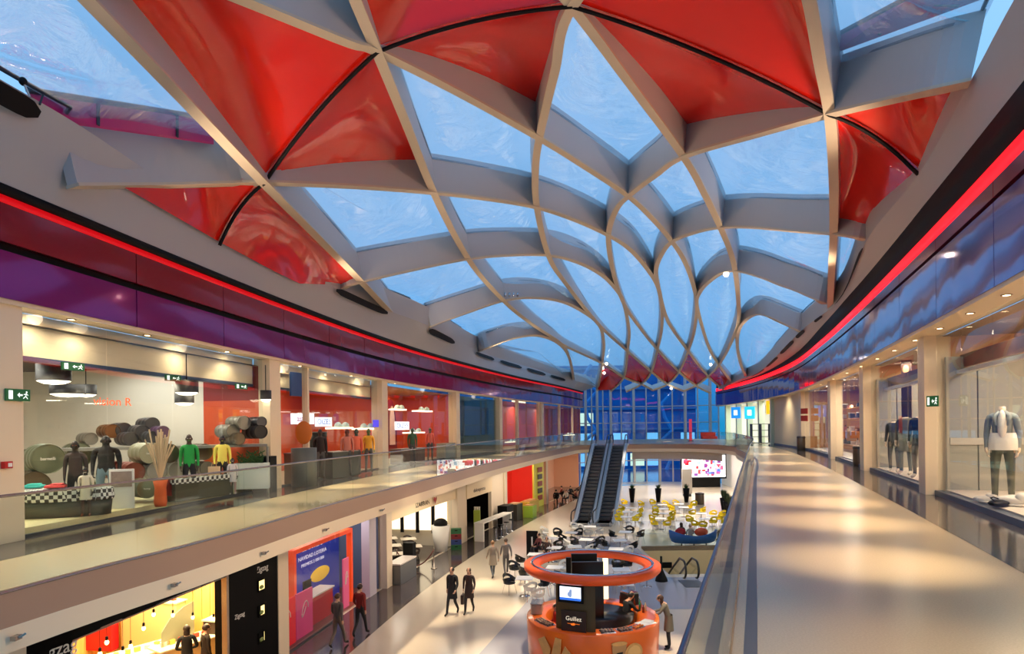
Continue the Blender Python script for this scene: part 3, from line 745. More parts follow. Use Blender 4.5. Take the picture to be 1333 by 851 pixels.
# ------------------------------------------------------------------ escalators
stepm = mat('ribbed_step', (92, 94, 98), .35, .7); rubber = mat('black_rubber', (12, 12, 13), .35)
def escalator(loc, rz, label, run=11.4, rise=5.2, f0=1.25, f1=1.15, w=1.0):
    r = empty('escalator', loc, rz, label=label, cat='escalator', group='escalators up to the bridge')
    def prof(y):
        t = max(0, min(1, (y - f0) / (run - f0 - f1))); return rise * t
    Yk = [-.35, f0 * .5, f0, f0 + 1] + [f0 + 1 + k * (run - f0 - f1 - 2) / 6 for k in range(1, 7)] + [run - f1, run - f1 * .5, run + .35]
    for s in (-1, 1):
        m = MB(); x0, x1 = s * w / 2, s * (w / 2 + .26)
        poly = []
        lo = [(y, prof(y) - (.25 if f0 * .9 < y < run - f1 * .9 else .02)) for y in Yk]; hi = [(y, prof(y) + .16) for y in Yk]
        n = len(Yk)
        vs = [(x0, y, z) for y, z in lo] + [(x0, y, z) for y, z in hi] + [(x1, y, z) for y, z in lo] + [(x1, y, z) for y, z in hi]; fs = []
        for i in range(n - 1):
            fs += [(i, i + 1, n + i + 1, n + i), (2 * n + i, 3 * n + i, 3 * n + i + 1, 2 * n + i + 1), (n + i, n + i + 1, 3 * n + i + 1, 3 * n + i), (i, 2 * n + i, 2 * n + i + 1, i + 1)]
        fs += [(0, n, 3 * n, 2 * n), (n - 1, 3 * n - 1, 4 * n - 1, 2 * n - 1)]
        m.add(vs, fs); m.build('side_skirt', mat('skirt_steel', (176, 184, 194), .4, .35), r)
        g = MB(); xm = (x0 + x1) / 2; A = [(xm, y, prof(y) + .16) for y in Yk[1:-1]]; B = [(xm, y, prof(y) + .88) for y in Yk[1:-1]]; g.strip(A, B); g.build('glass_side', glass, r)
        h = MB(); top = [(xm, y, prof(y) + .92) for y in Yk[1:-1]]
        c0 = [(xm, Yk[0] - .25 + .42 - .42 * math.sin(a), .52 + .4 * math.cos(a)) for a in (math.pi * q / 8 for q in range(8, -1, -1))]
        yE = Yk[-1] + .25 - .42; c1 = [(xm, yE + .42 * math.sin(a), rise + .52 + .4 * math.cos(a)) for a in (math.pi * q / 8 for q in range(0, 9))]
        h.tube(c0 + top + c1, .045, 7); h.build('handrail', rubber, r, True)
        u = MB(); u.tube([(xm, y, prof(y) + .86) for y in Yk[1:-1]], .03, 6); u.build('rail_guide', chrome, r, True)
    k = 0; y = f0 * .2
    N = 26
    b = MB(); b.add([(-w / 2, y, prof(y) - .2) for y in Yk] + [(w / 2, y, prof(y) - .2) for y in Yk], [(i, i + 1, len(Yk) + i + 1, len(Yk) + i) for i in range(len(Yk) - 1)]); b.build('truss', black, r)
    me = None
    for i in range(N):
        yy = f0 * .35 + (run - f0 * .35 - f1 * .35) * i / N; dz = prof(yy)
        if me is None:
            m = MB(); m.box((0, .2, -.02), (w, .40, .04)); m.box((0, 0, -.1), (w, .03, .2)); o = m.build('step', stepm, r); me = o.data
        else:
            o = bpy.data.objects.new('step', me); SC.collection.objects.link(o); o.parent = r
        o.location = (0, yy, dz)
    for yy, zz in ((-.6, 0), (run + .5, rise)):
        m = MB(); m.box((0, yy, zz + .004), (w + .4, 1.2, .008)); m.build('landing_plate', steel, r)
    return r
ang = -math.atan2(3.1, 11.0)
b1, b2 = PZ(757, 682, 0), PZ(785, 682, 0)
for bpt, lb in ((b1, 'left one of the two escalators rising to the bridge'), (b2, 'right one of the two escalators rising to the bridge')):
    escalator((bpt.x, bpt.y, 0), ang, lb)
# basement escalator: only its head shows in the pit
def esc_head(loc, label):
    r = empty('escalator', loc, 0, label=label, cat='escalator')
    for s in (-1, 1):
        h = MB(); pts = [(s * .28, -.55 + .4 - .4 * math.sin(a), .55 + .38 * math.cos(a)) for a in (math.pi * q / 8 for q in range(8, -1, -1))] + [(s * .28, .5, .9), (s * .28, 1.6, .3), (s * .28, 4.3, -1.3)]
        h.tube(pts, .05, 7); h.build('handrail', rubber, r, True)
        g = MB(); g.add([(s * .28, -.4, .1), (s * .28, .5, .1), (s * .28, 4.3, -2.2), (s * .28, 4.3, -1.4), (s * .28, .5, .85), (s * .28, -.4, .85)], [(0, 1, 2, 3, 4, 5)]); g.build('glass_side', glass, r)
    m = MB(); m.box((0, -.5, .005), (.9, 1.3, .01)); m.build('landing_plate', stepm, r)
    m = MB(); m.add([(-.3, .2, 0), (.3, .2, 0), (.3, 4.2, -2.3), (-.3, 4.2, -2.3)], [(0, 1, 2, 3)]); m.build('stair_run', stepm, r)
    return r
q = PZ(897, 756, 0); esc_head((q.x, q.y, .01), 'black-handrailed escalator head leading down into the pit behind the kiosk')
q = PZ(861, 756, 0)
r = empty('barrier_post', (q.x, q.y, 0), label='black post on a round foot at the near edge of the pit', cat='post')
m = MB(); m.lathe([(.0, 0), (.28, 0), (.26, .1), (.1, .45), (.05, .6), (.05, 1.1), (0, 1.1)], 14); m.build('post', black, r, True)
# glass guard at the far edge of the pit
r = empty('glass_guard', (7.2, 35.95, 0), label='low glass guard on the far edge of the pit before the blue sofa', cat='railing')
for i in range(4):
    m = MB(); m.box((.8 + i * 1.55, .02, .55), (1.52, .014, 1.05)); m.build('glass_panel', rail_glass, r)
m = MB(); m.box((3.1, .02, .06), (6.2, .05, .12)); m.build('base_shoe', steel, r)

# ------------------------------------------------------------------ people and mannequins
def figure(name, label, cat, loc, rz, H=1.72, pose='stand', top=(40, 40, 45), legs=(30, 32, 40), shoes=(25, 22, 20), skin=(205, 160, 130), hair=(40, 28, 20), group=None, head=True, hairlen=0, coat=0, bag=None):
    r = empty(name, loc, rz, label=label, cat=cat, group=group); s = H / 1.75
    J = {'pel': (0, 0, .96), 'bel': (0, .01, 1.12), 'che': (0, 0, 1.32), 'shc': (0, -.01, 1.43), 'nec': (0, 0, 1.51), 'hb': (0, .02, 1.58), 'hm': (0, .025, 1.65), 'ht': (0, .01, 1.735)}
    Rr = {'pel': (.145, .11), 'bel': (.13, .1), 'che': (.17, .12), 'shc': (.11, .085), 'nec': (.052, .055), 'hb': (.062, .075), 'hm': (.078, .098), 'ht': (.045, .055)}
    for sd, k in ((-1, 'L'), (1, 'R')):
        J['sh' + k] = (.175 * sd, -.01, 1.425); J['el' + k] = (.215 * sd, -.03, 1.14); J['wr' + k] = (.215 * sd, .05, .9); J['ha' + k] = (.205 * sd, .08, .82)
        J['hp' + k] = (.09 * sd, 0, .88); J['kn' + k] = (.105 * sd, .02, .5); J['an' + k] = (.11 * sd, -.02, .09); J['to' + k] = (.125 * sd, .15, .035)
        Rr['sh' + k] = (.065, .065); Rr['el' + k] = (.046, .046); Rr['wr' + k] = (.032, .03); Rr['ha' + k] = (.04, .024)
        Rr['hp' + k] = (.092, .095); Rr['kn' + k] = (.06, .062); Rr['an' + k] = (.043, .046); Rr['to' + k] = (.042, .032)
    if pose == 'walk':
        J['knR'] = (.1, .16, .52); J['anR'] = (.1, .26, .11); J['toR'] = (.11, .43, .06); J['knL'] = (-.1, -.02, .5); J['anL'] = (-.1, -.3, .16); J['toL'] = (-.11, -.18, .035)
        J['elR'] = (.24, -.12, 1.15); J['wrR'] = (.25, -.1, .92); J['haR'] = (.25, -.07, .84); J['elL'] = (-.24, .04, 1.14); J['wrL'] = (-.24, .22, .97); J['haL'] = (-.23, .28, .92)
    if pose == 'sit':
        d = -.48
        for k in list(J): x, y, z = J[k]; J[k] = (x, y, z + d) if k[:2] not in ('kn', 'an', 'to') else J[k]
        for sd, k in ((-1, 'L'), (1, 'R')):
            J['hp' + k] = (.09 * sd, .04, .5); J['kn' + k] = (.13 * sd, .45, .5); J['an' + k] = (.13 * sd, .42, .09); J['to' + k] = (.14 * sd, .59, .035)
            J['el' + k] = (.25 * sd, .08, .7); J['wr' + k] = (.15 * sd, .3, .62); J['ha' + k] = (.11 * sd, .38, .6)
    if pose in ('reach', 'lean'):
        for k, dy in (('bel', .02), ('che', .1), ('shc', .14), ('nec', .18), ('hb', .22), ('hm', .25), ('ht', .25)): x, y, z = J[k]; J[k] = (x, y + dy, z - dy * .12)
        for sd, k in ((-1, 'L'), (1, 'R')):
            J['sh' + k] = (.17 * sd, .13, 1.41); J['el' + k] = (.23 * sd, .27, 1.2); J['wr' + k] = (.17 * sd, .48, 1.14); J['ha' + k] = (.16 * sd, .57, 1.12)
    if pose == 'hands_front':
        for sd, k in ((-1, 'L'), (1, 'R')): J['el' + k] = (.26 * sd, -.02, 1.15); J['wr' + k] = (.13 * sd, .2, 1.05); J['ha' + k] = (.07 * sd, .25, 1.03)
    E = [('pel', 'bel', 1), ('bel', 'che', 1), ('che', 'shc', 1), ('shc', 'nec', 0)]
    if head: E += [('nec', 'hb', 0), ('hb', 'hm', 0), ('hm', 'ht', 0)]
    for k in 'LR': E += [('shc', 'sh' + k, 1), ('sh' + k, 'el' + k, 1), ('el' + k, 'wr' + k, 1), ('wr' + k, 'ha' + k, 0), ('pel', 'hp' + k, 2), ('hp' + k, 'kn' + k, 2), ('kn' + k, 'an' + k, 2), ('an' + k, 'to' + k, 3)]
    names = [k for k in J if head or k not in ('hb', 'hm', 'ht')]
    me = bpy.data.meshes.new('skel'); me.from_pydata([tuple(c * s for c in J[k]) for k in names], [(names.index(a), names.index(b)) for a, b, _ in E], [])
    o = bpy.data.objects.new('skel', me); SC.collection.objects.link(o); o.modifiers.new('s', 'SKIN'); sb = o.modifiers.new('b', 'SUBSURF'); sb.levels = 1
    for i, k in enumerate(names):
        sv = me.skin_vertices[0].data[i]; sv.radius = (Rr[k][0] * s, Rr[k][1] * s); sv.use_root = (k == 'pel')
    dg = bpy.context.evaluated_depsgraph_get(); nm = bpy.data.meshes.new_from_object(o.evaluated_get(dg)); bpy.data.objects.remove(o)
    B = [(Vector(J[a]) * s, Vector(J[b]) * s, c) for a, b, c in E]
    def near(p):
        best = None
        for a, b, c in B:
            d = b - a; t = max(0, min(1, (p - a).dot(d) / d.length_squared)); q = (p - a - d * t).length
            if best is None or q < best[0]: best = (q, c)
        return best[1]
    vs = [v.co.copy() for v in nm.vertices]; fs = [tuple(p.vertices) for p in nm.polygons]; mi = []
    for f in fs:
        c = sum((vs[i] for i in f), Vector()) / len(f); q = near(c)
        if q == 2 and coat and c.z > (.62 * s): q = 1
        mi.append(q)
    m = MB(); m.v = [tuple(v) for v in vs]; m.f = fs; m.mi = mi
    for sd, k in ((-1, 'L'), (1, 'R')):      # fingers and thumb
        h = Vector(J['ha' + k]) * s; w = Vector(J['wr' + k]) * s; d = (h - w).normalized(); sid = d.cross(Vector((1, 0, 0))).normalized()
        m.cur = 0
        for q, L_ in enumerate((.075, .088, .082, .062)):
            b0 = h + sid * (q - 1.5) * .02 * s; m.tube([b0, b0 + d * L_ * .6 * s, b0 + (d + Vector((-.5 * sd, 0, 0))).normalized() * L_ * s], [.009, .0085, .006], 5)
        m.tube([w + d * .03, w + d * .05 + sid * .045 * s, w + d * .09 * s + sid * .05 * s], [.011, .01, .007], 5)
    if head:
        hc = Vector(J['hm']) * s; m.cur = 0; m.ell(hc + Vector((0, -.005, .008)) * s, (.076 * s, .096 * s, .118 * s), 16, 10)
        m.tube([hc + Vector((0, .085, .012)) * s, hc + Vector((0, .112, -.022)) * s, hc + Vector((0, .09, -.032)) * s], [.008, .014, .008], 6)
        for sd in (-1, 1): m.ell(hc + Vector((.078 * sd, .0, -.01)) * s, (.012, .022, .033), 8, 5)
        m.cur = 3
        for sd in (-1, 1): m.ell(hc + Vector((.031 * sd, .088, .012)) * s, (.013, .008, .008), 8, 5)
        m.cur = 1; m.box(hc + Vector((0, .086, -.05)) * s, (.042, .012, .01))
    mt = [mat('c%d_%d_%d' % tuple(c), c, .75 if i else .5) for i, c in enumerate((skin, top, legs, shoes))]
    m.build('body', mt, r, True)
    if head and hair:
        hm = MB(); hc = Vector(J['hm']) * s
        hm.ell(hc + Vector((0, -.022, .022)) * s, (.094 * s, .108 * s, .098 * s), 14, 8)
        if hairlen: hm.ell(hc + Vector((0, -.06, -.09)) * s, (.085 * s, .06 * s, .15 * s), 12, 8)
        hm.build('hair', mat('hair%d_%d_%d' % tuple(hair), hair, .6), r, True)
    if coat:
        z0 = .62 if pose != 'sit' else .45; c = MB()
        a = Vector(J['pel']) * s
        c.lathe([(.2 * s, z0 * s), (.185 * s, .8 * s), (.165 * s, .98 * s), (.155 * s, 1.12 * s)], 16, M=Matrix.Diagonal((1, .8, 1, 1))); c.build('coat_skirt', mt[1], r, True)
    if bag:
        b = MB(); h = Vector(J['haR']) * s; b.box(h + Vector((.02, .0, -.3)), (.1, .3, .34)); b.tube([h + Vector((.02, -.08, -.13)), h, h + Vector((.02, .08, -.13))], .008, 5)
        bo = b.build('shopping_bag', mat('bag%d_%d_%d' % tuple(bag), bag, .6), r)
    return r

# woman in the long coat ordering at the kiosk, two walkers, group with the stroller...
def floorpt(px, py, z=0): return PZ(px, py, z)
p = floorpt(871, 845); figure('person', 'woman in a long olive-grey coat and dark trousers reaching to the kiosk counter', 'person', (p.x, p.y, 0), math.radians(72), 1.68, 'reach', (112, 104, 88), (25, 25, 30), (20, 16, 15), hair=(60, 36, 22), coat=1, hairlen=1, bag=(225, 205, 190))
p = floorpt(589, 800); figure('person', 'walker in a black coat at the left of the pair in mid-hall', 'person', (p.x, p.y, 0), math.radians(160), 1.75, 'walk', (18, 18, 20), (22, 22, 28), hair=(30, 20, 15), coat=1)
p = floorpt(611, 798); figure('person', 'walker in a brown-black coat at the right of the pair in mid-hall', 'person', (p.x, p.y, 0), math.radians(170), 1.68, 'walk', (52, 36, 30), (24, 20, 22), hair=(70, 45, 28), coat=1, hairlen=1, bag=(60, 40, 32))
p = floorpt(469, 828); figure('person', 'walker in a red and black jacket in front of the orange-framed ground-floor shop', 'person', (p.x, p.y, 0), math.radians(-15), 1.74, 'walk', (120, 20, 18), (28, 28, 30), hair=(40, 26, 20))
p = floorpt(440, 842); figure('person', 'walker in a grey jacket beside the one in red and black', 'person', (p.x, p.y, 0), math.radians(-20), 1.7, 'walk', (92, 84, 84), (110, 95, 85), hair=(70, 50, 36))
p = floorpt(642, 752); figure('person', 'walker in a beige and grey coat beyond the pair in mid-hall', 'person', (p.x, p.y, 0), math.radians(20), 1.7, 'walk', (150, 138, 122), (85, 90, 96), hair=(150, 110, 70), coat=1)
p = floorpt(659, 748); figure('person', 'grey-clothed walker next to the black menu stand', 'person', (p.x, p.y, 0), math.radians(10), 1.7, 'walk', (118, 112, 108), (96, 92, 92), hair=(80, 60, 48))

# ------------------------------------------------------------------ kiosk
ka = PZ(771, 801, 1.1); KX, KY = ka.x, ka.y
orange = mat('kiosk_orange', (240, 106, 20), .3, coat=.4); orange_d = mat('kiosk_orange_ring', (236, 86, 22), .4)
kb = mat('kiosk_brown', (74, 58, 26), .4); kblk = mat('kiosk_black', (8, 7, 7), .3)
K = empty('kiosk', (KX, KY, 0), label='round orange coffee and chocolate kiosk under an orange ring canopy', cat='kiosk')
m = MB(); m.lathe([(1.93, 0), (1.98, .06), (2.02, 1.1), (2.0, 1.14), (1.45, 1.14), (1.42, 1.1), (1.42, 0)], 64); m.build('counter', orange, K, True)
m = MB(); m.lathe([(0, .012), (1.42, .012)], 48); m.build('inner_floor', kblk, K)
m = MB(); m.lathe([(1.62, 2.56), (2.0, 2.5), (2.08, 2.58), (2.08, 2.72), (2.0, 2.76), (1.62, 2.72), (1.62, 2.56)], 72); m.build('canopy_ring', orange_d, K, True)
m = MB(); m.lathe([(1.80, 2.765), (1.84, 2.79), (1.88, 2.765)], 72); m.build('ring_trim', chrome, K, True)
m = MB(); m.box((-.18, -.42, 1.85), (.95, .1, 2.0)); m.box((-.2, .32, 1.9), (.8, .12, 2.1)); m.build('tower_wall', kblk, K)
# front panel with the screen and the sign, slightly curved
pc = MB(); N = 10; A = []; B = []; A2 = []; B2 = []
for i in range(N + 1):
    a = math.radians(-113 + 40 * i / N - 21); 
    A.append((1.72 * math.cos(a), 1.72 * math.sin(a), .95)); B.append((1.72 * math.cos(a), 1.72 * math.sin(a), 2.62))
    A2.append((1.62 * math.cos(a), 1.62 * math.sin(a), .95)); B2.append((1.62 * math.cos(a), 1.62 * math.sin(a), 2.62))
pc.strip(A, B); pc.strip(A2, B2); pc.strip(B, B2); pc.strip(A, A2); pc.add([A[0], B[0], B2[0], A2[0]], [(0, 1, 2, 3)]); pc.add([A[-1], B[-1], B2[-1], A2[-1]], [(0, 1, 2, 3)])
pc.build('front_panel', kb, K)
ca = math.radians(-114); fc = Vector((1.72 * math.cos(ca), 1.72 * math.sin(ca), 0)); fr = ca + math.pi / 2
Rz = Matrix.Rotation(fr, 3, 'Z')
def onpanel(x, z, d=.07): return fc + Rz @ Vector((x, -d, 0)) + Vector((0, 0, z))
m = MB(); m.box(onpanel(-.08, 2.2, .06), (.74, .07, .5), rz=fr); tv = m.build('screen', black, K)
m = MB(); m.box(onpanel(-.08, 2.22, .1), (.62, .012, .36), rz=fr); m.build('screen_picture', mat('screen_white', (225, 228, 235), emit=(215, 225, 240), es=1.6), tv)
m = MB(); m.box(onpanel(-.08, 2.06, .108), (.62, .012, .07), rz=fr); m.build('caption_bar', mat('screen_blue', (40, 90, 180), emit=(40, 90, 180), es=1.2), tv)
m = MB(); m.ell(onpanel(-.06, 2.2, .108), (.1, .01, .09)); m.ell(onpanel(-.06, 2.28, .112), (.05, .01, .06)); m.build('picture_figure', mat('screen_grey', (120, 140, 170), emit=(110, 130, 165), es=1), tv)
m = MB(); m.box(onpanel(0, 1.42, .062), (.74, .02, .62), rz=fr); sg = m.build('sign_board', mat('sign_brown', (46, 24, 12), .4), K)
Rt = (Rz @ Matrix.Rotation(math.pi / 2, 3, 'X'))
goldw = mat('sign_cream', (230, 215, 190), emit=(230, 215, 190), es=.5)
text('Guillez', .17, goldw, sg, onpanel(0, 1.5, .08), Rt)
m = MB(); m.box(onpanel(0, 1.36, .08), (.36, .008, .012), rz=fr); m.ell(onpanel(0, 1.35, .08), (.08, .01, .035)); m.build('sign_emblem', mat('sign_orange', (240, 120, 30), emit=(240, 110, 20), es=.6), sg)
# tall lit display posts on the ring
for a in (62, 112):
    aa = math.radians(a); m = MB(); m.box((1.2 * math.cos(aa), 1.1 * math.sin(aa), 2.0), (.16, .1, 1.3)); m.build('lit_post', mat('lit_post', (240, 225, 180), emit=(255, 232, 180), es=1.2), K)
m = MB(); m.box((-.2, 1.1, 2.05), (1.0, .12, 1.25)); m.build('menu_board', kblk, K)
m = MB(); m.lathe([(.9, .02), (.95, 1.15), (.0, 1.16)], 32, c=(.35, .15, 0)); m.build('inner_unit', kblk, K, True)
# pictures printed on the counter front: waffles and cups (shallow relief)
def oncount(adeg, z, d=.015): a = math.radians(adeg); return Vector(((2.02 + d) * math.cos(a), (2.02 + d) * math.sin(a), z)), a + math.pi / 2
tan1 = mat('biscuit', (222, 166, 96), .5, noise=.2, nscale=8); tan2 = mat('paper_cup', (190, 140, 88), .5); tan3 = mat('coffee_foam', (240, 190, 120), .4)
def relief(name, adeg, z, poly, mt, d=.02):
    p, rz_ = oncount(adeg, z, d); m = MB(); R = Matrix.Translation(p) @ Matrix.Rotation(rz_, 4, 'Z') @ Matrix.Rotation(math.pi / 2, 4, 'X'); m.prism(poly, -.01, .012, R); return m.build(name, mt, K)
relief('waffle_picture', -134, .62, [(-.42, .18), (-.18, .3), (.05, .0), (.02, -.25), (-.18, -.28)], tan1)
relief('waffle_picture', -127, .62, [(-.2, -.3), (-.02, .36), (.18, .34), (.14, -.1), (-.05, -.36)], tan1, .03)
relief('waffle_picture', -120, .56, [(-.2, -.3), (.03, .22), (.3, -.05), (.1, -.25)], tan1, .02)
relief('cup_picture', -76, .55, [(-.22, .3), (.22, .36), (.16, -.36), (-.14, -.38)], tan2, .02)
relief('cup_lid_picture', -76, .9, [(.24 * math.cos(a), .06 * math.sin(a)) for a in (2 * math.pi * i / 20 for i in range(20))], tan1, .03)
relief('cup_label_picture', -76, .55, [(-.08, .1), (.1, .12), (.08, -.12), (-.07, -.12)], kblk, .035)
relief('saucer_picture', -63, .6, [(.3 * math.cos(a), .26 * math.sin(a)) for a in (2 * math.pi * i / 24 for i in range(24))], tan1, .02)
relief('saucer_picture', -63, .62, [(.22 * math.cos(a), .18 * math.sin(a)) for a in (2 * math.pi * i / 24 for i in range(24))], tan3, .035)
# goods on the counter
rnd = random.Random(5)
def counter_pt(adeg, r_=1.73): a = math.radians(adeg); return (KX + r_ * math.cos(a), KY + r_ * math.sin(a), 1.142)
def goods_tray(adeg, n, cols, label):
    x, y, z = counter_pt(adeg); r = empty('food_tray', (x, y, z), math.radians(adeg + 90), label=label, cat='tray')
    m = MB(); m.box((0, 0, .012), (.42, .3, .024)); m.build('tray', chrome, r, bevel=.004)
    for i in range(n):
        m = MB(); c = rnd.choice(cols); m.ell(((i % 4 - 1.5) * .095, (i // 4 - 1) * .09, .05), (.042, .035, .028), 10, 6); m.build('pastry', mat('pastry%d_%d_%d' % c, c, .5), r, True)
goods_tray(-146, 12, [(150, 110, 80), (120, 80, 60)], 'tray of brown pastries on the kiosk counter left of the screen panel')
goods_tray(-157, 12, [(180, 150, 120), (150, 110, 90)], 'tray of pale biscuits at the far left of the kiosk counter')
goods_tray(-83, 12, [(120, 100, 90), (160, 140, 120)], 'steel tray of chocolates just right of the screen panel')
goods_tray(-66, 12, [(110, 90, 80), (140, 100, 80)], 'tray of dark chocolates on the front of the kiosk counter')
goods_tray(-50, 8, [(235, 140, 40), (225, 110, 30)], 'tray of orange sweets near the white papers on the kiosk counter')
x, y, z = counter_pt(-33); r = empty('paper_sheets', (x, y, z), math.radians(30), label='white sheets of paper lying on the right of the kiosk counter', cat='paper')
m = MB(); m.box((0, 0, .004), (.55, .38, .008)); m.box((.15, .1, .012), (.3, .3, .008), rz=.4); m.build('sheet', white, r)
def bottle(x, y, z, h, rr, c, label, group, cap=(30, 30, 30)):
    r = empty('bottle', (x, y, z), 0, label=label, cat='bottle', group=group)
    m = MB(); m.lathe([(0, 0), (rr, 0), (rr, h * .62), (rr * .4, h * .8), (rr * .38, h * .95), (0, h * .95)], 10); m.build('bottle_body', mat('bt%d_%d_%d' % c, c, .15), r, True)
    m = MB(); m.lathe([(0, h * .95), (rr * .42, h * .95), (rr * .42, h), (0, h)], 8); m.build('cap', mat('cap%d' % cap[0], cap, .4), r)
for i in range(9):
    x, y, z = counter_pt(4 + i * 5.5, 1.6 + .12 * (i % 2)); bottle(x, y, z, .24 + .05 * (i % 3), .035, [(120, 40, 20), (210, 190, 150), (40, 120, 80), (180, 120, 60)][i % 4], '%s bottle, %s from the front on the right rear kiosk counter' % (['brown', 'cream', 'green', 'amber'][i % 4], ordn[i]), 'bottles on the kiosk counter')
x, y, z = counter_pt(38, 1.7); r = empty('coffee_machine', (x, y, z), math.radians(120), label='black and steel coffee machine on the right rear of the kiosk counter', cat='machine')
m = MB(); m.box((0, 0, .19), (.5, .38, .36)); m.build('machine_body', kblk, r, bevel=.02)
m = MB(); m.box((0, 0, .40), (.46, .36, .04)); m.build('cup_rack', chrome, r)
for q in (-.12, .12): m = MB(); m.tube([(q, -.2, .22), (q, -.33, .2)], .022, 8); m.build('portafilter', chrome, r, True)
x, y, z = counter_pt(172, 1.7); r = empty('display_case', (x, y, z), math.radians(82), label='small glass case with beige lid on the left of the kiosk counter', cat='case')
m = MB(); m.box((0, 0, .16), (.5, .34, .3)); m.build('case_body', mat('case_beige', (175, 160, 135), .3), r, bevel=.02)
m = MB(); m.box((0, 0, .33), (.54, .38, .04)); m.build('case_lid', steel, r, bevel=.01)
figure('person', 'barista in black clothes and dark cap bending over the right inside of the kiosk', 'person', (KX + 1.05, KY + .25, .012), math.radians(-60), 1.72, 'lean', (14, 14, 16), (14, 14, 16), skin=(200, 140, 105), hair=(20, 16, 14))
figure('person', 'kiosk worker in red at the left inside of the kiosk counter', 'person', (KX - 1.12, KY + .05, .012), math.radians(95), 1.45, 'hands_front', (150, 26, 16), (20, 18, 18), hair=(30, 20, 16), hairlen=1)

# ------------------------------------------------------------------ cafe furniture
def chair_proto(name, shell, leg, label):
    r = empty(name, (0, 0, 0), label=label, cat='chair')
    m = MB(); m.lathe([(0, .43), (.22, .42), (.26, .45), (.265, .47), (.22, .46), (0, .45)], 16, M=Matrix.Diagonal((1, .95, 1, 1))); m.build('seat', shell, r, True)
    # back shell: a bent band with an open ring
    m = MB(); n = 14; vs = []; fs = []
    def bp(a, z, r_): return ((r_) * math.sin(a), -(r_) * math.cos(a), z)
    A = [math.radians(-105 + 210 * i / n) for i in range(n + 1)]
    top = [.62 + .2 * math.cos(a * .75) ** 2 for a in A]; bot = [.455 + .03 * abs(math.sin(a)) for a in A]
    r0 = [.25 + .03 for a in A]
    def band(zl, zh, i0=0, i1=n):
        mm = []
        for i in range(i0, i1 + 1): mm.append((bp(A[i], zl(i), .245), bp(A[i], zh(i), .29)))
        k = len(mm); v = [q[0] for q in mm] + [q[1] for q in mm]; m.add(v, [(j, j + 1, k + j + 1, k + j) for j in range(k - 1)]); v2 = [(x * .93, y * .93, z) for x, y, z in v]; m.add(v2, [(j, k + j, k + j + 1, j + 1) for j in range(k - 1)])
    band(lambda i: top[i] - .11, lambda i: top[i]); band(lambda i: bot[i] - .01, lambda i: bot[i] + .13)
    band(lambda i: bot[i] + .07, lambda i: top[i] - .06, 0, 4); band(lambda i: bot[i] + .07, lambda i: top[i] - .06, n - 4, n)
    m.build('backrest', shell, r, True)
    for sx in (-1, 1):
        for sy in (-1, 1):
            m = MB(); m.tube([(sx * .14, sy * .13, .44), (sx * .22, sy * .21, 0)], .011, 5); m.build('leg', leg, r)
    return r
def table_proto(name, topm, legm, label, w=.72):
    r = empty(name, (0, 0, 0), label=label, cat='table')
    m = MB(); m.box((0, 0, .735), (w, w, .025)); m.build('tabletop', topm, r, bevel=.006)
    m = MB(); m.tube([(0, 0, .02), (0, 0, .725)], .03, 8); m.build('pedestal', legm, r)
    m = MB(); m.lathe([(0, 0), (.22, 0), (.21, .02), (.04, .035), (0, .035)], 16); m.build('base', legm, r, True)
    return r
blk_shell = mat('black_shell', (16, 16, 17), .3); wht_shell = mat('white_shell', (225, 222, 214), .35); yel_shell = mat('yellow_shell', (252, 222, 10), .4)
topw = mat('white_top', (238, 236, 230), .3)
cb = chair_proto('cafe_chair', blk_shell, chrome, ''); cw = chair_proto('cafe_chair', wht_shell, chrome, ''); cy = chair_proto('cafe_chair', yel_shell, chrome, '')
tb = table_proto('cafe_table', topw, chrome, '')
TB = [(744, 693), (718, 700), (763, 702), (748, 711), (697, 721), (814, 692), (807, 703), (802, 714), (683, 752), (751, 738), (809, 741), (813, 759), (768, 685), (722, 738), (728, 712), (838, 741)]
tpos = []
srt = sorted(range(len(TB)), key=lambda i: (TB[i][1], TB[i][0]))
def kplace(p, rr=2.5): return math.hypot(p.x - KX, p.y - KY) > rr
def fix_pt(p, used, dmin):
    for _ in range(40):
        ok = True
        for u in used:
            d = math.hypot(p.x - u[0], p.y - u[1])
            if d < dmin:
                v = Vector((p.x - u[0], p.y - u[1], 0)); v = v.normalized() if v.length > 1e-4 else Vector((1, .2, 0)); p = p + v * (dmin - d + .02); ok = False
        if math.hypot(p.x - KX, p.y - KY) < 2.5:
            v = Vector((p.x - KX, p.y - KY, 0)).normalized(); p = Vector((KX, KY, 0)) + v * 2.55; ok = False
        if ok: break
    return p
used = []
tb_l = []
for rank, i in enumerate(srt):
    p = fix_pt(PZ(TB[i][0], TB[i][1], .74), used, 1.05); used.append((p.x, p.y)); tpos.append(p)
    tb_l.append(p)
    where = 'behind the kiosk' if TB[i][1] > 715 and 720 < TB[i][0] < 850 else ('left of the kiosk' if TB[i][1] > 715 else ('in front of the escalators' if TB[i][0] < 790 else 'right of the escalator foot'))
    place(tb, (p.x, p.y, 0), rnd.uniform(-.2, .2) - .2, 'square white café table %s, %s from the escalators towards the kiosk' % (where, ordn[rank]), 'white café tables by the kiosk')
CB = [(726, 692), (739, 697), (753, 692), (726, 706), (752, 704), (771, 708), (781, 703), (732, 713), (799, 694), (820, 689), (833, 694), (792, 706), (822, 708), (707, 711), (678, 726), (670, 736), (683, 743), (665, 754), (707, 756), (751, 732), (804, 733), (816, 731), (722, 745)]
CW = [(748, 684), (758, 686), (766, 692), (709, 690), (700, 706), (711, 697), (780, 690), (735, 706), (757, 714), (792, 718), (816, 716), (740, 745), (765, 745), (800, 752), (826, 752), (690, 762), (735, 735), (772, 735), (700, 770)]
Zc = .6
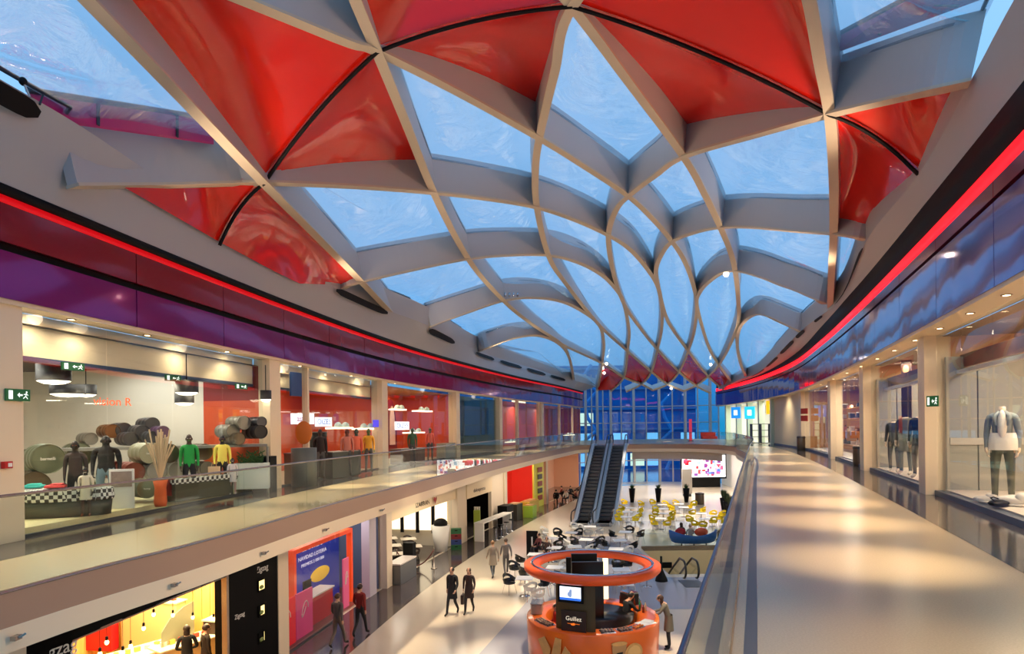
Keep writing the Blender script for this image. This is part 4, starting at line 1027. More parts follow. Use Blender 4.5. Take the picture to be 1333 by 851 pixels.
def put_chairs(lst, proto, word, tl, used, grp, dmin=.56):
    for i, (px, py) in enumerate(sorted(lst, key=lambda q: (q[1], q[0]))):
        p = fix_pt(PZ(px, py, Zc), used, dmin)
        t = min(tl, key=lambda q: (Vector((q.x, q.y)) - Vector((p.x, p.y))).length); rz_ = math.atan2(t.y - p.y, t.x - p.x) - math.pi / 2 + rnd.uniform(-.35, .35)
        d = math.hypot(t.x - p.x, t.y - p.y)
        if d < .72:
            v = Vector((p.x - t.x, p.y - t.y, 0)); v = v.normalized() if v.length > .01 else Vector((0, 1, 0)); p = Vector((t.x, t.y, 0)) + v * .74
        used.append((p.x, p.y))
        place(proto, (p.x, p.y, 0), rz_, '%s' % word(px, py, i), grp)
cu = []
wb_ = lambda c: (lambda px, py, i: '%s café chair %s, %s such chair from the escalators' % (c, 'left of the kiosk' if px < 690 else ('behind the kiosk' if px < 790 else 'right of the escalators'), (ordn + ['twenty-first', 'twenty-second', 'twenty-third', 'twenty-fourth'])[i]))
put_chairs(CB, cb, wb_('black'), tb_l, cu, 'black café chairs by the kiosk'); put_chairs(CW, cw, wb_('white'), tb_l, cu, 'white café chairs by the kiosk')
TY = [(821, 661), (817, 666), (815, 672.5), (862, 656.6), (864, 662), (863.5, 668), (860, 674.6), (884, 655.5), (890, 660), (913, 668), (917, 675), (927, 671)]
CYp = [(813, 653), (835, 655), (809, 661), (833, 663), (808, 674), (827, 674), (807, 667), (831, 669), (850, 653), (866, 655), (854, 662), (874, 661), (854, 667), (875, 667), (850, 673), (873, 673), (852, 679), (868, 680), (880, 654), (894, 658), (903, 655), (882, 658), (901, 666), (898, 675), (905, 680), (912, 681), (928, 668), (937, 668), (932, 673), (943, 677), (925, 677), (914, 663)]
ty_l = []; used2 = []
grp_w = lambda px: 'left block by the escalator' if px < 840 else ('middle block' if px < 897 else 'right block behind the sofa')
for i, (px, py) in enumerate(sorted(TY, key=lambda q: q[1])):
    p = fix_pt(PZ(px, py, .74), used2, 1.15); used2.append((p.x, p.y)); ty_l.append(p)
    place(tb, (p.x, p.y, 0), -.25, 'white table of the yellow chairs, %s, %s from back' % (grp_w(px), ordn[i]), 'white tables among the yellow chairs')
put_chairs(CYp, cy, lambda px, py, i: 'yellow café chair in the %s, %s from back' % (grp_w(px), (ordn + ['twenty-first', 'twenty-second', 'twenty-third', 'twenty-fourth', 'twenty-fifth', 'twenty-sixth', 'twenty-seventh', 'twenty-eighth', 'twenty-ninth', 'thirtieth', 'thirty-first', 'thirty-second'])[i]), ty_l, [], 'yellow café chairs', .6)
# black menu stand
p = PZ(693, 722, 0); r = empty('menu_stand', (p.x, p.y, 0), -.2, label='tall black menu stand with a white figure at the left of the white tables', cat='stand')
m = MB(); m.box((0, 0, .65), (.62, .12, 1.3)); m.build('board', black, r, bevel=.01); text('1', .7, white, r, (0, -.07, .72), (math.pi / 2, 0, 0))
# seated visitors at the tables
for (px, py, tp, hr, lb) in ((712, 722, (70, 50, 45), (40, 25, 18), 'dark-haired visitor in brown seated at the pink-papered white table left of the kiosk ring'),
                            (702, 716, (120, 60, 60), (50, 34, 24), 'visitor in dull red seated at the white tables left of the kiosk ring')):
    p = PZ(px, py + 8, 0); figure('person', lb, 'person', (p.x, p.y, 0), rnd.uniform(2, 4), 1.7, 'sit', tp, (40, 40, 50), hair=hr)

# ------------------------------------------------------------------ blue sofa and its sitters
def sofa(loc, rz, label, colr, colc, w=2.5):
    r = empty('sofa', loc, rz, label=label, cat='sofa')
    m = MB(); n = 28; prof = [(.62, .14), (.98, .2), (1.02, .3)]
    blue = mat('sofa_blue', (24, 100, 190), .6)
    R = Matrix.Diagonal((w / 2.1, .62, 1, 1))
    vs = []; fs = []
    for i in range(n + 1):
        a = math.pi + math.pi * i / n; hi = .62 + .26 * abs(math.cos(a)) ** 2
        for (rr, z) in ((.7, .16), (.95, .22), (1.04, .45), (1.08, hi), (.98, hi), (.9, .45)): vs.append((rr * math.cos(a) * w / 2.1, rr * math.sin(a) * .62, z))
    k = 6
    for i in range(n):
        for q in range(k): fs.append((i * k + q, i * k + (q + 1) % k, (i + 1) * k + (q + 1) % k, (i + 1) * k + q))
    fs += [tuple(range(k)), tuple(n * k + q for q in range(k))[::-1]]
    m.add(vs, fs); m.build('backrest', blue, r, True)
    m = MB(); m.lathe([(0, .14), (.85, .16), (.93, .24), (.9, .42), (0, .44)], 28, M=R, a0=math.pi, a1=2 * math.pi); m.box((0, .12, .3), (w * .82, .3, .28)); m.build('seat', blue, r, True)
    for x in (-.7, 0, .7): m = MB(); m.tube([(x, -.2, 0), (x, -.2, .2)], .03, 6); m.build('leg', black, r)
    return r
p = PZ(905, 711, 0); sofa((p.x, p.y + .45, 0), 0.0, 'curved blue sofa standing behind the pit', None, None, 2.7)
SXY = (p.x, p.y + .45)
for dx, c, nm, lb in ((-.75, (190, 20, 40), 'cushion', 'round crimson back cushion at the left end of the blue sofa'), (.45, (225, 70, 30), 'cushion', 'orange-red back cushion at the right of the blue sofa')):
    r = empty(nm, (SXY[0] + dx, SXY[1] + .0, .46), label=lb, cat='cushion')
    m = MB(); m.ell((0, -.1, .3), (.32 if dx < 0 else .4, .12, .24), 18, 10); m.build('cover', mat('cu%d' % c[1], c, .7), r, True)
figure('person', 'dark-haired visitor in black seated at the left of the blue sofa', 'person', (SXY[0] - .62, SXY[1] + .16, .0), math.radians(8), 1.75, 'sit', (22, 16, 18), (40, 30, 34), hair=(20, 14, 12), hairlen=1)
figure('person', 'visitor in pale clothes seated in the middle of the blue sofa', 'person', (SXY[0] - .1, SXY[1] + .16, .0), 0.1, 1.6, 'sit', (190, 178, 168), (120, 112, 108), hair=(170, 150, 130))
p = PZ(945, 703, 0); figure('person', 'visitor in black seated beside the glass edge right of the blue sofa', 'person', (p.x, p.y, 0), math.radians(100), 1.75, 'sit', (20, 20, 24), (60, 45, 35), hair=(40, 28, 20))
r = empty('stool', (p.x, p.y, 0), label='dark round stool under the visitor right of the blue sofa', cat='stool'); m = MB(); m.lathe([(0, 0), (.19, 0), (.19, .36), (.17, .38), (0, .38)], 14); m.build('seat', black, r, True)

# ------------------------------------------------------------------ planters
leafm = mat('grass_leaf', (42, 78, 30), .6, noise=.3, nscale=6); leafd = mat('hedge_leaf', (38, 58, 26), .7, noise=.3, nscale=6)
def planter(name, potm, label, H=1.25, leaf=.45, seed=1, nl=70, rw=.3, lm=leafm):
    r = empty(name, (0, 0, 0), label=label, cat='plant')
    m = MB(); m.lathe([(0, 0), (rw * .55, 0), (rw, H), (rw * .9, H), (rw * .85, H - .06), (0, H - .06)], 18); m.build('pot', potm, r, True)
    q = random.Random(seed); m = MB()
    for i in range(nl):
        a = q.uniform(0, 6.28); ln = leaf * q.uniform(.6, 1.1); sp = q.uniform(.1, .9) * rw * 1.1; b0 = Vector((math.cos(a) * rw * .3, math.sin(a) * rw * .3, H - .06))
        d = Vector((math.cos(a), math.sin(a), 0)); pts = [b0, b0 + d * sp * .4 + Vector((0, 0, ln * .6)), b0 + d * sp + Vector((0, 0, ln))]; w = Vector((-d.y, d.x, 0)) * .012
        m.add([pts[0] - w, pts[0] + w, pts[1] + w * 1.4, pts[1] - w * 1.4, pts[2]], [(0, 1, 2, 3), (3, 2, 4)])
    m.build('foliage', lm, r)['kind'] = 'stuff'
    return r
pl = planter('potted_grass', black, '', seed=3)
for i, (px, lb) in enumerate(((823, 'black cone planter with grass nearest the escalator'), (857, 'middle one of the three black cone planters with grass behind the yellow chairs'), (893.5, 'right one of the three black cone planters with grass behind the yellow chairs'))):
    p = PZ(px, 653.5, 0); place(pl, (p.x, p.y, 0), i, lb, 'black cone planters')
ph = planter('potted_hedge', black, '', H=.95, leaf=.75, seed=5, nl=260, rw=.3, lm=leafd)
for i in range(6):
    p = PZ(942 + i * 4.2, 663 + i * 5.4, 0); place(ph, (p.x, p.y, 0), i, 'bushy plant in a dark pot, %s from the back of the right row' % ordn[i], 'row of bushy potted plants')

# ------------------------------------------------------------------ far lower hall: screen wall, pillar, bin
screen_img = mat('lit_poster', (235, 235, 238), emit=(235, 236, 242), es=1.5)
a = PY(888, 600, 70); b = PY(944, 600, 70); zb = 1.0; zt = 3.35
r = empty('advert_wall', ((a.x + b.x) / 2, 70, 0), label='wide white backlit advertising wall with coloured product pictures under the bridge', cat='screen')
w = b.x - a.x; m = MB(); m.box((0, .15, 2.3), (w + .3, .2, 2.7)); m.box((0, .3, .5), (w * .8, .1, 1.0)); m.build('frame', black, r); m = MB(); m.box((0, 0, 2.35), (w, .06, 2.4)); m.build('lit_panel', screen_img, r)
q = random.Random(9); cols = [(230, 90, 130), (90, 130, 210), (240, 160, 180), (120, 60, 140), (200, 50, 60), (150, 190, 220)]
for i in range(44):
    c = q.choice(cols); m = MB(); m.box((q.uniform(-w * .45, w * .45), -.04, q.uniform(1.4, 3.3)), (q.uniform(.2, .5), .02, q.uniform(.2, .5))); m.build('product_picture', mat('pp%d_%d' % c[:2], c, emit=c, es=.9), r)
p = PZ(900, 648, 0); r = empty('info_column', (p.x, p.y + 1.5, 0), label='grey free-standing information pillar before the lit advertising wall', cat='pillar'); m = MB(); m.box((0, 0, 1.45), (.95, .3, 2.4)); m.build('panel', mat('pillar_grey', (176, 170, 164), .5), r, bevel=.02); m = MB(); m.box((0, 0, .12), (.7, .5, .25)); m.build('base', dkgrey, r)
def bin_(name, loc, h, rr, label, mt=None, lid=None):
    r = empty(name, loc, label=label, cat='bin'); m = MB(); m.lathe([(0, 0), (rr * .95, 0), (rr, .03), (rr, h - .04), (rr * .94, h), (rr * .6, h), (rr * .6, h - .03), (0, h - .03)], 20); m.build('bin_body', mt or mat('bin_steel', (105, 96, 86), .3, .8), r, True)
    m = MB(); m.lathe([(rr * 1.02, h * .86), (rr * 1.03, h * .9), (rr * 1.02, h * .94)], 20); m.build('bin_rim', lid or dkgrey, r, True); return r
p = PZ(911, 656, 0); bin_('litter_bin', (p.x, p.y, 0), 1.0, .38, 'round metal litter bin on the lower floor right of the three planters')
def uz(px, py): return PZ(px, py, UP)
p = uz(1043, 585.5); bin_('litter_bin', (p.x, p.y, UP), .9, .26, 'dark litter bin on the upper right walkway by the cream blank wall')
p = uz(1121, 607); bin_('litter_bin', (p.x - .05, p.y, UP), .82, .25, 'brown metal litter bin beside the column between the bag shop and the trio of mannequins')
p = uz(990, 577); r = empty('white_shelf', (p.x, p.y, UP), label='open dark shelf rack with white items at the far end of the right walkway', cat='shelf')
m = MB()
for zz in (.05, .6, 1.15, 1.7): m.box((0, 0, zz), (1.6, .5, .05))
for xx in (-.8, 0, .8): m.box((xx, 0, .87), (.05, .5, 1.7))
m.build('rack', dkgrey, r)
# pink-red banner post on the bridge and a red seat
p = uz(899, 574); r = empty('banner_totem', (p.x, p.y, UP), label='tall slim pink-red totem standing on the bridge', cat='totem'); m = MB(); m.box((0, 0, 1.15), (.28, .1, 2.3)); m.build('panel', mat('totem_pink', (225, 60, 90), .5, emit=(225, 50, 80), es=.25), r); m = MB(); m.box((0, 0, .03), (.5, .4, .06)); m.build('base', dkgrey, r)
p = uz(923, 573); r = empty('armchair', (p.x, p.y, UP), label='small red armchair on the bridge behind the glass', cat='chair'); m = MB(); m.box((0, 0, .3), (1.6, .8, .3)); m.box((0, .35, .65), (1.6, .15, .5)); m.build('upholstery', mat('seat_red', (190, 30, 30), .6), r, bevel=.04)
# seated group by the lower left window under the bridge
for i, (px, tp) in enumerate(((724, (30, 30, 36)), (731, (150, 60, 50)), (737, (230, 225, 215)), (743, (26, 24, 30)), (749, (150, 90, 80)))):
    p = PZ(px, 655 - (i % 2) * 6, 0); figure('person', 'seated visitor in %s, %s from left by lower window' % (['black', 'rust red', 'white', 'dark navy', 'dusty pink'][i], ordn[i]), 'person', (p.x, p.y, 0), i * 1.3, 1.7, 'sit', tp, (35, 35, 42), hair=(36 + i * 8, 24, 18), group='seated visitors by the lower window')
    r = place(cb, (p.x, p.y, 0), i * 1.3, 'dark chair under the %s seated visitor by the blue lower window' % ordn[i], 'chairs by the lower window')

# ------------------------------------------------------------------ upper left shops
shopcol = [8.9, 10.45, 18.75, 27.9, 37.6, 46.6, 58]
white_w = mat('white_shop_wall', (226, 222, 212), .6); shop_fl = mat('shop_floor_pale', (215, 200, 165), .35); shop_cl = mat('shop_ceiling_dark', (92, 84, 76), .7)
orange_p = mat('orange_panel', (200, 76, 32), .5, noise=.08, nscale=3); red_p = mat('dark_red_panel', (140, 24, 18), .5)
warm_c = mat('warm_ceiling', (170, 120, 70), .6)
for y in (9.9, 18.75, 27.6, 37.4, 45.6, 56):
    column(XL, y, UP, ZT, .62 if y > 12 else 1.0, .5, -.02)
column(XL, 21.1, UP, ZT, .12, .2, 0)
# first shop: white back wall then orange
shop_shell(XL, -1, 10.5, 18.5, UP, Z0 + 1.85, 8.0, white_w, shop_fl, shop_cl, 'shop_room', side0=white_w, side1=white_w)
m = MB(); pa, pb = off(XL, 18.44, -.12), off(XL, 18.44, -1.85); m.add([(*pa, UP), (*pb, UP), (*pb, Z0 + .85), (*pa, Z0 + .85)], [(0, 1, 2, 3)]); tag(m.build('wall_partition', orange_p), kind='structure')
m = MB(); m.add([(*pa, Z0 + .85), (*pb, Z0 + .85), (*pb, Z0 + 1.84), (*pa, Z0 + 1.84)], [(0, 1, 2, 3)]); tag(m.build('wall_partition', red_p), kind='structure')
shop_shell(XL, -1, 18.95, 27.4, UP, Z0 + 1.75, 3.6, orange_p, shop_fl, mat('shop_ceiling_grey', (150, 145, 138), .7), 'shop_room', side0=orange_p)
shop_shell(XL, -1, 27.9, 37.2, UP, Z0 + 1.9, 3.2, orange_p, shop_fl, warm_c, 'shop_room', side0=orange_p)
shop_shell(XL, -1, 37.7, 45.3, UP, Z0 + 1.9, 2.5, mat('grey_green_wall', (120, 134, 126), .5), shop_fl, mat('pale_green_ceiling', (170, 180, 165), .6), 'shop_room')
shop_shell(XL, -1, 46.0, 73, UP, Z0 + 1.9, 3.0, orange_p, shop_fl, red_p, 'shop_room')
shopfront(XL, -1, 10.5, 18.45, UP, ZT, 4); shopfront(XL, -1, 19.05, 27.3, UP, ZT, 4); shopfront(XL, -1, 27.95, 37.1, UP, ZT, 4); shopfront(XL, -1, 37.8, 45.2, UP, ZT, 3); shopfront(XL, -1, 46, 72, UP, ZT, 8)
for y in (50, 55.5, 62, 68): column(XL, y, UP, ZT, .3, .2, 0)
# bulkheads behind the glass
for a, b in ((10.5, 18.45), (19.05, 27.3)):
    tag(wallslab(XL, a, b, -.38, -.3, Z0 + 1.3, ZT).build('trim', mat('bulkhead', (236, 220, 190), .5)), kind='structure')
    tag(wallslab(XL, a, b, -.45, -.28, Z0 + 1.24, Z0 + 1.32).build('trim', mat('blue_track', (60, 80, 110), .4)), kind='structure')
m = wallslab(XL, 38.3, 45, -.6, -.5, UP + 1.2, Z0 + 1.35); tag(m.build('trim', mat('dark_poster_panel', (34, 40, 44), .35)), kind='structure')
# arched pale figures on the orange wall (printed wall graphics)
def wallgraphic(y, w, h, z, mt, name='trim', o=-3.1):
    c = off(XL, y, o); n = nrm(XL, y); M = Matrix.Translation((c[0], c[1], z)) @ Matrix.Rotation(math.atan2(n[1], n[0]) + math.pi / 2, 4, 'Z') @ Matrix.Rotation(math.pi / 2, 4, 'X')
    m = MB(); P = [(-w / 2, 0), (w / 2, 0)] + [(w / 2 * math.cos(a), h * .25 + h * .75 * math.sin(a)) for a in (math.pi * i / 12 for i in range(13))]; m.prism(P, -.02, .02, M); return tag(m.build(name, mt), kind='structure')
for y in (31.2, 35.4): wallgraphic(y, 1.6, 3.0, UP + .4, mat('burgundy', (120, 20, 34), .5)); wallgraphic(y + .1, .7, 2.2, UP + .8, mat('pale_pink', (225, 190, 180), .5), o=-3.04)
# platform on which the first display stands
m = wallslab(XL, 10.55, 18.4, -2.3, -.1, UP, UP + .14); tag(m.build('trim', mat('platform_cream', (238, 220, 170), .5)), kind='structure')
# drums
def drum(px, py, rpx, col, Y, label, L=.75, yaw=.85, lid=None, logo=False, grp='oil drums piled in the first shop'):
    Y += 1.3 if (225 < px < 280 or py < 640 and 100 < px < 110) else .15; c = PY(px, py, Y); R_ = rpx / F * Y
    r = empty('drum', tuple(c), yaw, label=label, cat='drum', group=grp)
    m = MB(); M = Matrix.Rotation(math.pi / 2, 4, 'X')   # axis along -y local -> front faces -y
    prof = [(R_, 0), (R_ * 1.03, .02), (R_, .04), (R_, L * .33), (R_ * 1.03, L * .35), (R_, L * .37), (R_, L * .66), (R_ * 1.03, L * .68), (R_, L * .7), (R_, L)]
    m.lathe([(a, -z) for a, z in prof], 22, M=M); m.build('drum_wall', mat('drum%d_%d_%d' % col, col, .35, .5), r, True)
    m = MB(); lc = lid or col; m.lathe([(0, -.03), (R_ * .96, -.03), (R_, 0)], 22, M=M); m.build('lid', mat('drum%d_%d_%d' % lc, lc, .35, .5), r)
    if logo: text(logo, R_ * .3, white, r, (0, .018, 0), (math.pi / 2, 0, 0), ext=.002)
    return r
ol = (108, 114, 92); gy = (120, 118, 110); rs = (112, 44, 26); dk = (58, 60, 66); br = (96, 84, 66)
DR = [(63, 597, 19, ol, 13.6, 'large olive drum with a lettered lid at the left of the pile', 'barnelli'), (45, 633, 19, br, 13.4, 'open brown-olive drum lying at the lower left of the pile', False), (31, 600, 15, ol, 14.6, 'olive drum half hidden by the left column', False),
 (105, 592, 15, ol, 15.2, 'olive drum behind the two dark hooded mannequins', False), (196, 590, 13.5, (150, 150, 128), 14.4, 'pale olive drum with white lettering in the middle row', 'hemp'), (221, 590, 12.5, br, 14.8, 'brown open drum behind the pampas vase', False), (267, 588, 10.5, br, 16.2, 'brown drum between the green and yellow jackets', False), (246, 592, 10.5, gy, 16.2, 'grey drum behind the green jacket', False),
 (176, 614, 12.5, rs, 14.2, 'rust-red open drum in the lower middle', False), (153, 612, 12, rs, 14.6, 'rust-red drum behind the large black jacket', False), (205, 613, 12.5, gy, 14.5, 'grey drum below the brown open drum', False), (231, 612, 10.5, gy, 15.4, 'grey drum left of the green jacket', False), (270, 610, 9.5, gy, 16.2, 'grey drum low between green and yellow jackets', False),
 (165, 638, 12, ol, 13.9, 'olive drum beside the small white notice', False), (192, 636, 12.5, ol, 13.9, 'olive lettered drum in the bottom row', 'hemp'), (222, 634, 11.5, (120, 26, 24), 14.2, 'dark red drum in the bottom row right of the orange vase', False), (243, 631, 10, ol, 15.3, 'olive drum behind the legs of the green jacket', False), (128, 638, 12, ol, 13.9, 'olive drum low behind the black jacket', False),
 (119, 571, 8, gy, 16.6, 'small pale grey drum at the left end of the top stack', False), (147, 561, 9, (112, 70, 34), 16.6, 'drum with a brown lid on the top stack', False), (162, 560, 10, dk, 16.8, 'dark steel drum left of centre on the top stack', False), (171, 571, 9, dk, 16.4, 'dark drum low in the top stack', False), (186, 562, 9, dk, 16.6, 'blue-black drum in the top stack', False), (199, 552, 9, dk, 16.8, 'topmost dark drum of the top stack', False), (199, 569, 8, dk, 16.4, 'dark drum below the topmost one', False), (213, 562, 8, (92, 62, 96), 16.5, 'purple-lidded drum at the right end of the top stack', False),
 (304, 561, 9, gy, 17.1, 'grey drum on the right rack before the orange wall', False), (318, 550, 9, gy, 17.2, 'grey drum on top of the right rack', False), (312, 571, 8, br, 17.0, 'brown drum low on the right rack', False), (340, 562, 9, (22, 24, 28), 17.2, 'black drum at the far right end of the first shop', False), (341, 549, 7, dk, 17.3, 'dark drum above the black one at the right end', False)]
for d in DR: drum(d[0], d[1], d[2], d[3], d[4], d[5], logo=d[6])
# racks carrying the drums
for (a, b, h) in (((28, 577), (345, 577), 0),):
    p, q_ = PY(28, 578, 14.9), PY(348, 572, 17.7)
    r = empty('display_rack', (p.x, p.y, UP), label='long grey steel rack under the top row of drums in the first shop', cat='rack')
    m = MB(); d = q_ - p; d.z = 0; L = d.length; az = math.atan2(d.y, d.x)
    M = Matrix.Rotation(az, 4, 'Z')
    s = MB(); s.v = []; 
    s.add([(0, -.0, 1.28), (L, 0, 1.28), (L, 1.2, 1.28), (0, 1.2, 1.28), (0, 0, 1.35), (L, 0, 1.35), (L, 1.2, 1.35), (0, 1.2, 1.35)], [(0, 3, 2, 1), (4, 5, 6, 7), (0, 1, 5, 4), (1, 2, 6, 5), (2, 3, 7, 6), (3, 0, 4, 7)], M); s.build('shelf', mat('rack_grey', (130, 130, 124), .4, .3), r)
    for k in range(6):
        for yy in (0, 1.15): s = MB(); s.tube([M @ Vector((L * k / 5, yy, 0)), M @ Vector((L * k / 5, yy, 1.28))], .035, 6); s.build('post', mat('rack_grey'), r)
# low oval bench with chequered cushion
bp_ = PY(72, 652, 12.3); r = empty('display_bench', (bp_.x, bp_.y, UP + .14), .25, label='low dark green bench with a chequered top and folded shirts in the first window', cat='bench')
m = MB(); m.lathe([(0, 0), (.95, 0), (.98, .3), (0, .3)], 28, M=Matrix.Diagonal((1, .45, 1, 1))); m.build('bench_base', mat('bench_green', (58, 62, 48), .4), r, True)
ck = bpy.data.materials.new('chequer'); ck.use_nodes = True; cn = ck.node_tree.nodes.new('ShaderNodeTexChecker'); cn.inputs['Scale'].default_value = 14; cn.inputs[1].default_value = (.02, .02, .02, 1); cn.inputs[2].default_value = (.75, .75, .7, 1)
ct = ck.node_tree.nodes.new('ShaderNodeTexCoord'); ck.node_tree.links.new(ct.outputs['Object'], cn.inputs[0]); ck.node_tree.links.new(cn.outputs[0], ck.node_tree.nodes['Principled BSDF'].inputs[0])
m = MB(); m.lathe([(0, .3), (1.0, .3), (1.02, .34), (1.0, .52), (0, .55)], 28, M=Matrix.Diagonal((1, .45, 1, 1))); m.build('chequered_cushion', ck, r)
for x, c, nm in ((-.35, (60, 190, 180), 'folded turquoise shirt on the chequered bench'), (.1, (225, 80, 80), 'folded coral shirt on the chequered bench')):
    rr = empty('folded_shirt', (bp_.x + x, bp_.y - .1, UP + .14 + .545), .3, label=nm, cat='shirt'); m = MB(); m.box((0, 0, .03), (.34, .26, .05)); m.box((.02, 0, .07), (.2, .2, .03)); m.build('shirt', mat('sh%d' % c[0], c, .8), rr, bevel=.02)
bp2 = PY(262, 628, 15.2)
r = empty('display_bench', (bp2.x, bp2.y, UP + .14), 1.2, label='narrow chequered bench between the green and yellow mannequins in the first window', cat='bench')
m = MB(); m.box((0, 0, .2), (1.7, .3, .4)); m.build('bench_base', mat('bench_green'), r, bevel=.02); m = MB(); m.box((0, 0, .45), (1.75, .34, .1)); m.build('chequered_cushion', ck, r)
# mannequins of the first shop
dkskin = (18, 17, 18)
def mq(px, py, Y, H, lb, top, legs, shoes, skin=dkskin, hair=None, rz=None, pose='stand', grp=None, head=True, coat=0):
    p = PY(px, py, Y); z = UP + .14
    return figure('mannequin', lb, 'mannequin', (p.x, p.y, z), rz if rz is not None else math.radians(205), H, pose, top, legs, shoes, skin=skin, hair=hair, group=grp, head=head, coat=coat)
mq(99, 670, 12.3, 1.42, 'dark-headed mannequin in a grey-brown jacket and rust boots in the first window', (58, 48, 46), (24, 22, 24), (150, 72, 28))
MB_ = mq(139, 658, 13.4, 1.5, 'broad mannequin in a black jacket and blue jeans in the first window', (12, 12, 14), (110, 136, 150), (40, 32, 26))
MB_.scale = (1.3, 1.15, 1)
mq(112, 668, 12.1, .92, 'child-size mannequin in a cream hooded coat beside the black jacket', (225, 218, 196), (60, 44, 36), (140, 68, 30), coat=1)
mq(247, 646, 15.0, 1.5, 'mannequin in a green quilted jacket seen in the first window', (24, 150, 62), (26, 26, 30), (205, 205, 200), skin=(70, 52, 40))
mq(290, 639, 16.2, 1.46, 'mannequin in a yellow hooded sweatshirt in the first window', (226, 212, 92), (36, 34, 34), (150, 70, 50))
mq(303, 641, 15.9, .9, 'child-size mannequin in a white fluffy hooded coat by the yellow one', (215, 205, 200), (190, 150, 140), (190, 180, 175), coat=1)
# vase of pampas, notice, paper bag, small boxes
p = PY(209, 651, 13.6); r = empty('vase', (p.x, p.y, UP + .14), label='tall orange vase of dried stems in the first window', cat='vase')
m = MB(); m.lathe([(0, 0), (.11, 0), (.13, .1), (.11, .4), (.15, .58), (.13, .58), (.1, .4), (0, .4)], 16); m.build('vase_body', mat('vase_orange', (214, 92, 36), .6), r, True)
m = MB()
for i in range(26):
    a = rnd.uniform(0, 6.28); s_ = rnd.uniform(.05, .3); m.tube([(0, 0, .5), (math.cos(a) * s_ * .5, math.sin(a) * s_ * .5, 1.0), (math.cos(a) * s_, math.sin(a) * s_, rnd.uniform(1.2, 1.65))], [.006, .008, .02], 4)
m.build('dried_stems', mat('pampas', (196, 176, 140), .8), r)['kind'] = 'stuff'
p = PY(159, 656, 13.2); r = empty('notice_board', (p.x, p.y, UP + .14), .3, label='small white picture notice standing beside the jeans in the first window', cat='sign')
m = MB(); m.box((0, 0, .42), (.46, .04, .82)); m.build('board', white, r, bevel=.01); m = MB(); m.box((0, -.025, .62), (.38, .01, .32)); m.build('picture', mat('notice_pic', (150, 130, 120), .6, noise=.5, nscale=12), r)
p = PY(279, 630, 15.8); r = empty('paper_bag', (p.x, p.y, UP + .55), .2, label='beige paper bag held low by the yellow-topped mannequin', cat='bag'); m = MB(); m.box((0, 0, .15), (.26, .1, .3)); m.tube([(-.06, 0, .3), (-.04, 0, .4), (.04, 0, .4), (.06, 0, .3)], .006, 5); m.build('bag_body', mat('kraft', (214, 182, 142), .7), r)
p = PY(328, 636, 17.4); r = empty('plant_trough', (p.x, p.y, UP + .14), .25, label='white trough with a small green plant at the right end of the first window', cat='plant')
m = MB(); m.box((0, 0, .35), (.9, .3, .7)); m.build('trough', mat('trough_white', (190, 196, 188), .5), r, bevel=.01); m = MB()
for i in range(50):
    a = rnd.uniform(0, 6.28); m.tube([(rnd.uniform(-.35, .35), 0, .68), (rnd.uniform(-.4, .4), rnd.uniform(-.15, .15), .8 + rnd.uniform(0, .25))], [.008, .014], 4)
m.build('foliage', leafm, r)['kind'] = 'stuff'
p = PY(355, 636, 18.0); r = empty('cabinet', (p.x - .2, p.y - .05, UP), label='dark low cabinet inside at the right end of the first window', cat='cabinet'); m = MB(); m.box((0, 0, .5), (.5, .5, 1.0)); m.build('cabinet_body', black, r, bevel=.01)
# pendants
shade = mat('shade_dark', (48, 46, 44), .5); diff = mat('lamp_diffuser', (255, 240, 215), emit=(255, 240, 210), es=5)
for i, (px, py, wp, hp, Y, lb) in enumerate(((70, 485, 39, 22, 13.2, 'large dark drum pendant lamp nearest the left column'), (88, 507, 40, 12, 15.0, 'second drum pendant lamp behind the nearest one'), (112, 507, 24, 13, 16.5, 'third drum pendant lamp partly behind the second'), (243, 503, 28, 16, 15.4, 'upper drum pendant lamp above the green jacket'), (240, 518, 23, 13, 17.6, 'lower farther drum pendant lamp above the green jacket'), (346, 514, 14, 12, 18.3, 'small pendant lamp at the right end of the first shop'))):
    p = PY(px, py, Y); rr = wp / F * Y / 2; h = hp / F * Y; r = empty('pendant_lamp', tuple(p), label=lb, cat='lamp')
    m = MB(); m.lathe([(rr, -h / 2), (rr, h / 2), (0, h / 2)], 26); m.build('lamp_shade', shade, r, True)
    m = MB(); m.lathe([(0, -h / 2 - .07), (rr * .6, -h / 2 - .05), (rr * .95, -h / 2)], 26); m.build('diffuser', diff, r); m = MB(); m.tube([(0, 0, h / 2), (0, 0, max(h / 2 + .02, Z0 + 1.85 - p.z))], .012, 5); m.build('cord', black, r)
    if i in (0, 3): spot((p.x, p.y, p.z - h * .5), (p.x, p.y, 0), 160, ang=130)
